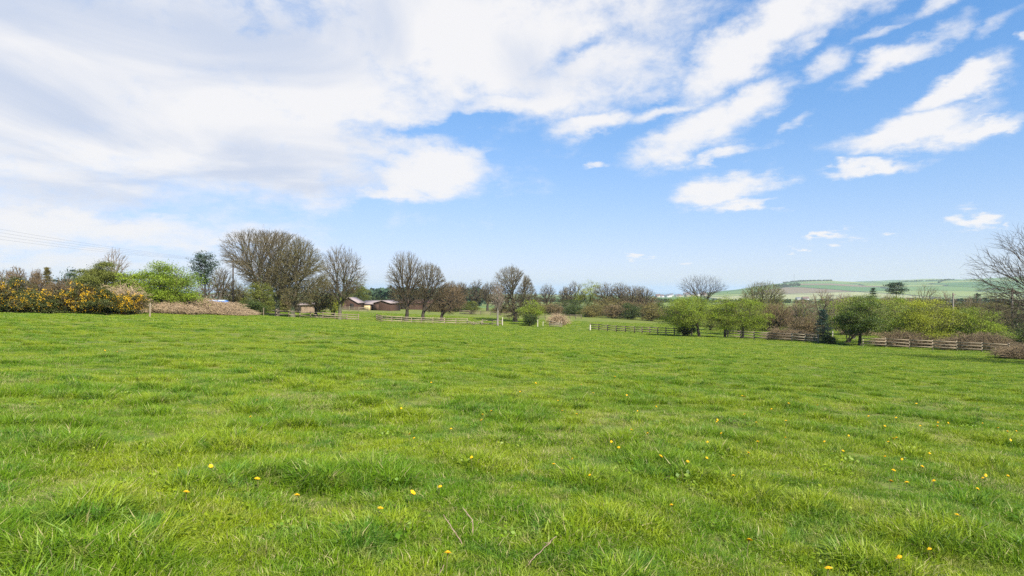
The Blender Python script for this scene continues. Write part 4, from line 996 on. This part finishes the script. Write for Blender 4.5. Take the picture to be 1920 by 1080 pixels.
def van():
    a = at(414, 80, .0); root = empty('parked_van', a, 'blue and white van parked behind the dead bramble mound', 'van', rz=R(8))
    m, nt, bs = new_mat('van_blue'); nt.put(bs.inputs['Base Color'], nt.mix(nt.noise(pos(nt), 1.5, 3), (.05, .16, .42), (.08, .22, .5))); bs.inputs['Roughness'].default_value = .3
    w, nt, bs = new_mat('van_white'); nt.put(bs.inputs['Base Color'], nt.mix(nt.noise(pos(nt), 1.5, 3), (.62, .66, .72), (.76, .78, .8))); bs.inputs['Roughness'].default_value = .35
    g, nt, bs = new_mat('van_glass'); nt.put(bs.inputs['Base Color'], (.01, .015, .02, 1)); bs.inputs['Roughness'].default_value = .08
    tyre = rough_mat('tyre_rubber', (.01, .01, .01), (.025, .025, .025), 4)
    prof = [(-1.55, .35), (1.6, .35), (1.65, .95), (1.3, 1.12), (.85, 1.72), (.6, 1.86), (-1.4, 1.86), (-1.55, 1.7)]
    b = Buf(); n = len(prof)
    v = [(x, s * .78, z) for s in (-1, 1) for x, z in prof]
    b.add(v, [(i, i + n, (i + 1) % n + n, (i + 1) % n) for i in range(n)], [(0, i, i + 1) for i in range(1, n - 1)] + [(n, n + i + 1, n + i) for i in range(1, n - 1)])
    b.build('body', m, root)
    b = Buf(); b.box((-.4, 0, 1.885), (1.9, 1.45, .05)); b.build('roof_panel', w, root)
    for s in (-1, 1):
        for x0, x1 in ((-1.35, -.35), (-.25, .72)):
            k = Buf(); k.box(((x0 + x1) / 2, s * .785, 1.42), (x1 - x0, .012, .45)); k.build('window', g, root)
    k = Buf(); k.add([(1.29, -.68, 1.15), (1.29, .68, 1.15), (.88, .66, 1.70), (.88, -.66, 1.70)], [(0, 1, 2, 3)]); k.v[-1] = k.v[-1] + np.array([.012, 0, .008]); k.build('windscreen', g, root)
    for x in (-1.0, 1.05):
        for s in (-1, 1):
            k = Buf(); k.tubes([(x, s * .62, .32)], [(x, s * .80, .32)], .32, .32, 16); k.add([(x + .32 * math.cos(t * .3927), s * .80, .32 + .32 * math.sin(t * .3927)) for t in range(16)] + [(x, s * .80, .32)], None, [(t, (t + 1) % 16, 16) for t in range(16)])
            k.build('wheel', tyre, root)
van()
M['pole_wood'] = rough_mat('creosoted_pole', (.06, .045, .032), (.13, .10, .075), 3)
M['pole_pale'] = rough_mat('grey_pole', (.17, .145, .115), (.27, .235, .19), 3)
M['porcelain'] = rough_mat('insulator', (.2, .12, .08), (.3, .2, .14), 3, .3)
M['wire'] = rough_mat('cable', (.2, .21, .23), (.26, .27, .3), 1)
def utility_pole(label, px, depth, top, mat='pole_wood', arm=1.5, r=.14):
    a = at(px, depth); hgt = (HY - top) * depth / F - a.z
    root = empty('utility_pole', a, label, 'utility pole', rz=R(20))
    b = Buf(); z = np.linspace(-.5, hgt, 6); p = np.stack([np.zeros(6), np.zeros(6), z], 1); rd = np.linspace(r * 1.2, r * .8, 6)
    b.tubes(p[:-1], p[1:], rd[:-1], rd[1:], 10); b.build('pole', M[mat], root, smooth=True)
    b = Buf(); b.box((0, -r, hgt - .45), (arm, .09, .12)); b.build('crossarm', M[mat], root)
    for x in (-.45, -.16, .16, .45):
        k = Buf(); k.tubes([(x * arm, -r, hgt - .39), (x * arm, -r, hgt - .3)], [(x * arm, -r, hgt - .3), (x * arm, -r, hgt - .2)], [.035, .05], [.035, .03], 8); k.build('insulator', M['porcelain'], root)
    return a, hgt
pa, ph_ = utility_pole('dark wooden utility pole among the big leafless trees', 437, 112, 487)
pb, phb = utility_pole('weathered utility pole above the right thicket', 1787, 128, 549, 'pole_pale', 1.0, .15)
pc, phc = utility_pole('pale utility pole half hidden by the big bough at the right edge', 1898, 92, 543, 'pole_pale', .9, .15)
def wire(label, a, b, sag, group, r=.009):
    n = 24; t = np.linspace(0, 1, n + 1)[:, None]
    p = np.array(a) * (1 - t) + np.array(b) * t; p[:, 2] -= (4 * sag * t * (1 - t))[:, 0]
    o0 = Vector(a); k = Buf(); p = p - np.array(a)
    k.tubes(p[:-1], p[1:], r, r, 4); o = k.build('overhead_wire', M['wire'], None, o0)
    meta(o, label, 'wire', group)
px2, dd2 = -480, 46
far_p = at(px2, dd2)
utility_pole('wooden utility pole beyond the left edge of the field', px2, dd2, 335)
for i, x in enumerate((-.45, -.16, .16, .45)):
    c, s = math.cos(R(20)), math.sin(R(20))
    A = pa + Vector((x * 1.5 * c, x * 1.5 * s, ph_ - .2)); 
    hb = (HY - 335) * dd2 / F - far_p.z
    B = far_p + Vector((x * 1.5 * c, x * 1.5 * s, hb - .2 - (3 - i) * .42))
    wire(('lowest', 'second lowest', 'second highest', 'highest')[i] + ' of the four overhead wires crossing the sky on the left', B, A, .9, 'overhead wires on the left')
for i, z in enumerate((-.25, -1.0)):
    wire(('upper', 'lower')[i] + ' wire strung between the two poles on the right', pb + Vector((0, 0, phb + z)), pc + Vector((0, 0, phc + z)), .9, 'wires on the right', .016)

# ------------------------------------------------------------------ far woods, town, mast
def wood(name, label, spots, mat, rng, hmin, hmax):
    """a far-off wood that reads as one mass"""
    b = Buf()
    for x, y in spots:
        z = h1(x, y); hgt = rng.uniform(hmin, hmax); w = hgt * rng.uniform(.35, .6)
        n = 80; v = rng.normal(size=(n, 3)); v /= np.linalg.norm(v, axis=1, keepdims=True)
        q = v * np.array([w, w, hgt * .5]) * rng.uniform(.6, 1.05, (n, 1)) + np.array([x, y, z + hgt * .5])
        b.leaves(q, hgt * .22, rng, up=.4, aspect=.9)
    o = b.build(name, mat); meta(o, label, 'wood', kind='stuff'); return o
rngw = np.random.default_rng(77)
def band(n, pxa, pxb, da, db):
    px = rngw.uniform(pxa, pxb, n); d = rngw.uniform(da, db, n); return list(zip((px - 960) / F * d, d))
wood('conifer_wood', 'far dark conifer wood behind the barns', band(260, 660, 900, 380, 460), M['needle'], rngw, 8, 12)
wood('distant_wood', 'far dark tree belt at the foot of the hill', band(240, 1230, 1560, 620, 760), M['leaf_dark'], rngw, 2.5, 5)
wood('distant_wood', 'tree belt in the valley below the right hill', band(300, 1560, 2000, 420, 560), M['bud_brown'], rngw, 3, 6)
wood('distant_wood', 'dark wood near the valley floor on the right', band(150, 1770, 1900, 300, 340), M['needle'], rngw, 3.5, 6)
wood('ridge_wood', 'dark wood along the hilltop by the mast', band(260, 1468, 1560, 2860, 3000), M['leaf_dark'], rngw, 3.5, 7)
wood('ridge_wood', 'patchy wood on the right hilltop', band(120, 1690, 1790, 2880, 3000), M['leaf_dark'], rngw, 3, 7)
wood('hill_wood', 'strip of wood running down the right hillside', [((1760 + 22 * t - 960) / F * (2300 + 600 * t), 2300 + 600 * t) for t in rngw.uniform(0, 1, 120)], M['leaf_dark'], rngw, 3.5, 7)
wood('hill_wood', 'dark wood on the lower hillside below the mast', band(160, 1450, 1500, 2050, 2250), M['leaf_dark'], rngw, 3.5, 7)
wood('distant_wood', 'far trees on the plain left of the sea', band(300, 700, 1240, 700, 1000), M['leaf_dark'], rngw, 3.5, 7)
def town():
    rw = random.Random(9)
    wall = [rough_mat('render_white', (.40, .39, .38), (.52, .51, .5), .2), rough_mat('render_cream', (.30, .26, .2), (.4, .35, .28), .2)]
    roof = [rough_mat('roof_slate', (.10, .10, .12), (.16, .16, .18), .2), rough_mat('roof_tile', (.13, .085, .07), (.18, .12, .10), .2)]
    protos = []
    for w in wall:
        for r in roof:
            b = Buf(); x, y, e, t = 6, 4.5, 5.5, 8.5
            b.add([(-x, -y, -2), (x, -y, -2), (x, y, -2), (-x, y, -2), (-x, -y, e), (x, -y, e), (x, y, e), (-x, y, e), (-x, 0, t), (x, 0, t)],
                  [(0, 1, 5, 4), (2, 3, 7, 6), (1, 2, 6, 5), (3, 0, 4, 7)], [(5, 6, 9), (7, 4, 8)], .5, 0)
            b.add([(-x - .4, -y - .5, e - .2), (x + .4, -y - .5, e - .2), (x + .4, 0, t + .15), (-x - .4, 0, t + .15), (x + .4, y + .5, e - .2), (-x - .4, y + .5, e - .2)], [(0, 1, 2, 3), (3, 2, 4, 5)], None, .5, 1)
            b.box((x * .6, 0, t), (1, 1, 2.2), 0, .5, 1)
            me = b.build('house', [w, r]); protos.append(me)
    n = 0
    for i in range(46):
        px = rw.uniform(1232, 1330) if i < 44 else rw.uniform(1486, 1520); d = rw.uniform(1750, 2700) if i < 44 else rw.uniform(900, 1500)
        o = protos[i % 4] if i < 4 else protos[i % 4].copy()
        if i >= 4: C.objects.link(o)
        p = at(px, d); o.location = p; o.rotation_euler = (0, 0, rw.uniform(-.6, .6)); k = rw.uniform(.7, 1.15); o.scale = (k, k, k)
        meta(o, 'tiny pale house in the far town below the hill by the sea' if i < 44 else 'tiny pale house in the valley below the right hill', 'house', 'houses of the far town' if i < 44 else 'houses in the valley')
town()
def mast():
    a = at(1489, 2950); root = empty('radio_mast', a, 'thin radio mast on the hilltop', 'mast'); b = Buf(); h = 38
    for k in range(3):
        t = k * 2.094; b.tubes([(math.cos(t), math.sin(t), 0)], [(math.cos(t) * .5, math.sin(t) * .5, h)], .22, .18, 4)
    for z in np.arange(0, h, 3):
        for k in range(3):
            t, u = k * 2.094, (k + 1) * 2.094; b.tubes([(math.cos(t) * .9, math.sin(t) * .9, z)], [(math.cos(u) * .8, math.sin(u) * .8, z + 3)], .12, .12, 3)
    b.build('lattice', M['wire'], root)
mast()

# ------------------------------------------------------------------ flowers and stalks in the grass
M['dandelion'] = leaf_mat('dandelion_petals', (.80, .43, .006), (.88, .58, .015), .2)
M['stem'] = leaf_mat('flower_stems', (.14, .16, .05), (.24, .2, .09), .2)
M['dead_stem'] = rough_mat('dead_stalk', (.17, .115, .075), (.36, .27, .19), 12)
DAND = [(398,881),(484,904),(348,933),(559,935),(767,823),(776,825),(885,868),(823,915),(775,936),(714,955),(837,1055),(1041,873),(1073,873),(1106,894),(1147,837),(1158,842),(1238,863),(1183,809),(1213,819),(1262,955),
 (1353,818),(1327,835),(1326,863),(1287,874),(1401,852),(1419,836),(1374,895),(1474,829),(1547,830),(1592,825),(1581,847),(1658,806),(1673,824),(1679,828),(1665,831),(1660,864),(1693,865),(1744,857),(1729,879),(1675,889),(1667,909),(1698,910),(1751,910),(1842,900),(1850,900),(1891,895),(1832,927),(1796,970),(1400,1030),(1551,1069),(1687,1063),(1741,1032),(1896,832),(1906,810),(1888,815),
 (1392,744),(1394,748),(1395,780),(1447,771),(1343,795),(1346,791),(1479,760),(1417,795),(1475,795),(1532,762),(1628,786),(1726,800),(1757,798),(1778,794),(1842,800),(1914,799),(1760,806),(1872,804),(1680,789),(1719,758),
 (974,739),(1005,720),(1046,756),(1053,774),(1083,781),(1090,725),(1153,708),(1176,745),(1194,773),(1230,768),(1112,738),(920,778),(907,779),(903,797),(846,806),(753,773),(807,718),(197,661),(220,661),(470,694),(484,753),(470,789)]
def dandelion_proto(seed):
    rng = np.random.default_rng(seed); h = 1.0
    b = Buf(); bend = rng.uniform(-.02, .02, 2); zz = np.linspace(-.03, .115, 5)
    p = np.stack([bend[0] * (zz / .12) ** 2, bend[1] * (zz / .12) ** 2, zz], 1)
    stem = Buf(); stem.tubes(p[:-1], p[1:], .0030, .0026, 6)
    top = p[-1]; head = Buf(); tilt = rng.uniform(-.35, .35, 2)
    for layer, (n, rad, lift, w) in enumerate(((22, .026, .004, .0072), (18, .020, .009, .0068), (12, .012, .013, .006))):
        for k in range(n):
            a = k * 6.283 / n + rng.uniform(-.1, .1); r = rad * rng.uniform(.85, 1.08)
            d = np.array([math.cos(a), math.sin(a), 0]); s = np.array([-math.sin(a), math.cos(a), 0])
            f = lambda q: q + np.array([0, 0, q[0] * tilt[0] + q[1] * tilt[1]])
            base = d * .002; mid = d * r * .6 + np.array([0, 0, lift]); tip = d * r + np.array([0, 0, lift * .7])
            head.add([top + f(base - s * w * .25), top + f(base + s * w * .25), top + f(mid + s * w * .5), top + f(tip + s * w * .4), top + f(tip - s * w * .4), top + f(mid - s * w * .5)],
                     [(0, 1, 2, 5), (5, 2, 3, 4)], None, rng.uniform(0, 1))
    cal = Buf(); cal.tubes([top - np.array([0, 0, .012])], [top + np.array([0, 0, .002])], .004, .008, 8)
    return stem, head, cal
def dandelions():
    protos = []
    G = 'dandelions in the meadow'; n = 0
    uniq = {(348,933): 'yellow dandelion at lower left, nearest to the left edge of the meadow', (398,881): 'yellow dandelion farthest back of the three at lower left', (484,904): 'yellow dandelion rightmost of the three at lower left',
            (837,1055): 'yellow dandelion nearest the bottom edge, beside the dead stalks', (714,955): 'yellow dandelion left of the taller pale stemmed dandelion', (775,936): 'yellow dandelion on a tall pale stem near the centre bottom',
            (1400,1030): 'yellow dandelion alone in the grass at lower right of centre', (1551,1069): 'yellow dandelion cut by the bottom edge right of centre', (1687,1063): 'yellow dandelion near the bottom right edge',
            (1796,970): 'yellow dandelion alone above the bottom right corner', (1679,828): 'largest bright yellow dandelion of the cluster at middle right', (1592,825): 'bright yellow dandelion just left of the middle right cluster'}
    for i, (px, py) in enumerate(DAND):
        g = ground_hit(px, py + 3)
        d = g.y
        g = ground_hit(px, py + .085 * F / d)
        if i < 4:
            root = empty('dandelion', g, 'x', 'flower', G)
            for nm, bf, m in zip(('stem', 'flower_head', 'calyx'), dandelion_proto(60 + i), (M['stem'], M['dandelion'], M['stem'])): bf.build(nm, m, root)
            protos.append(root)
        else: root = copy_tree(protos[i % 4])
        root.location = g; root.rotation_euler = (0, 0, (i * 2.4) % 6.283)
        k = .74 + .2 * math.sin(i * 7.1) + (.25 if g.y > 12 else 0); root.scale = (k, k, 1.0 + .2 * math.sin(i * 3.3))
        root['label'] = uniq.get((px, py)) or ('small yellow dandelion among many on the right of the meadow' if px > 1260 else 'small yellow dandelion scattered in the middle of the meadow' if px > 600 else 'faint small yellow dandelion far off on the left of the meadow')
dandelions()
def stalk(label, pix, seed):
    rng = np.random.default_rng(seed)
    g0 = ground_hit(*pix[-1]); d = g0.y; pts = []
    for i, (px, py) in enumerate(pix):
        dd = d + .04 * (len(pix) - 1 - i); pts.append(np.array([(px - 960) / F * dd, dd, -(py - HY) / F * dd]))
    pts[-1][2] -= .03
    p = np.array(pts) - np.array(g0); b = Buf()
    n = 5; Q = []
    for a, c in zip(p[:-1], p[1:]):
        for t in range(n): Q.append(a + (c - a) * t / n + rng.normal(0, .0025, 3))
    Q.append(p[-1]); Q = np.array(Q); rr = np.linspace(.0024, .0042, len(Q))
    b.tubes(Q[:-1], Q[1:], rr[:-1], rr[1:], 6, rng.uniform(0, 1, len(Q) - 1))
    for j in rng.integers(1, len(Q) - 1, 3):
        e = Q[j] + rng.normal(0, .018, 3); b.tubes([Q[j]], [e], .0025, .0012, 5)
    o = b.build('dead_stalk', M['dead_stem'], None, g0); meta(o, label, 'plant stalk')
stalk('longest straight dead stalk leaning left in the foreground', [(831, 965), (853, 998), (880, 1030)], 1)
stalk('crooked dead stalk bent at its top in the foreground', [(867, 951), (886, 975), (888, 1008)], 2)
stalk('dead stalk leaning right near the bottom edge', [(1042, 1005), (1020, 1027), (996, 1052), (980, 1067)], 3)
stalk('short dead stem beside the lowest dandelion', [(833, 1060), (812, 1085)], 4)

# ------------------------------------------------------------------ haze
def haze():
    m = bpy.data.materials.new('haze'); m.use_nodes = True; nt = NT(m.node_tree); nt.n.clear()
    o = nt.node('ShaderNodeOutputMaterial'); v = nt.node('ShaderNodeVolumePrincipled')
    v.inputs['Color'].default_value = (.82, .90, 1.0, 1); v.inputs['Density'].default_value = 1.05e-4; v.inputs['Anisotropy'].default_value = .3
    nt.l.new(v.outputs[0], o.inputs['Volume'])
    b = Buf(); z0, z1 = -97, 104
    b.box((0, 0, (z0 + z1) / 2), (42000, 42000, z1 - z0)); ob = b.build('haze', m); meta(ob, kind='stuff')
haze()
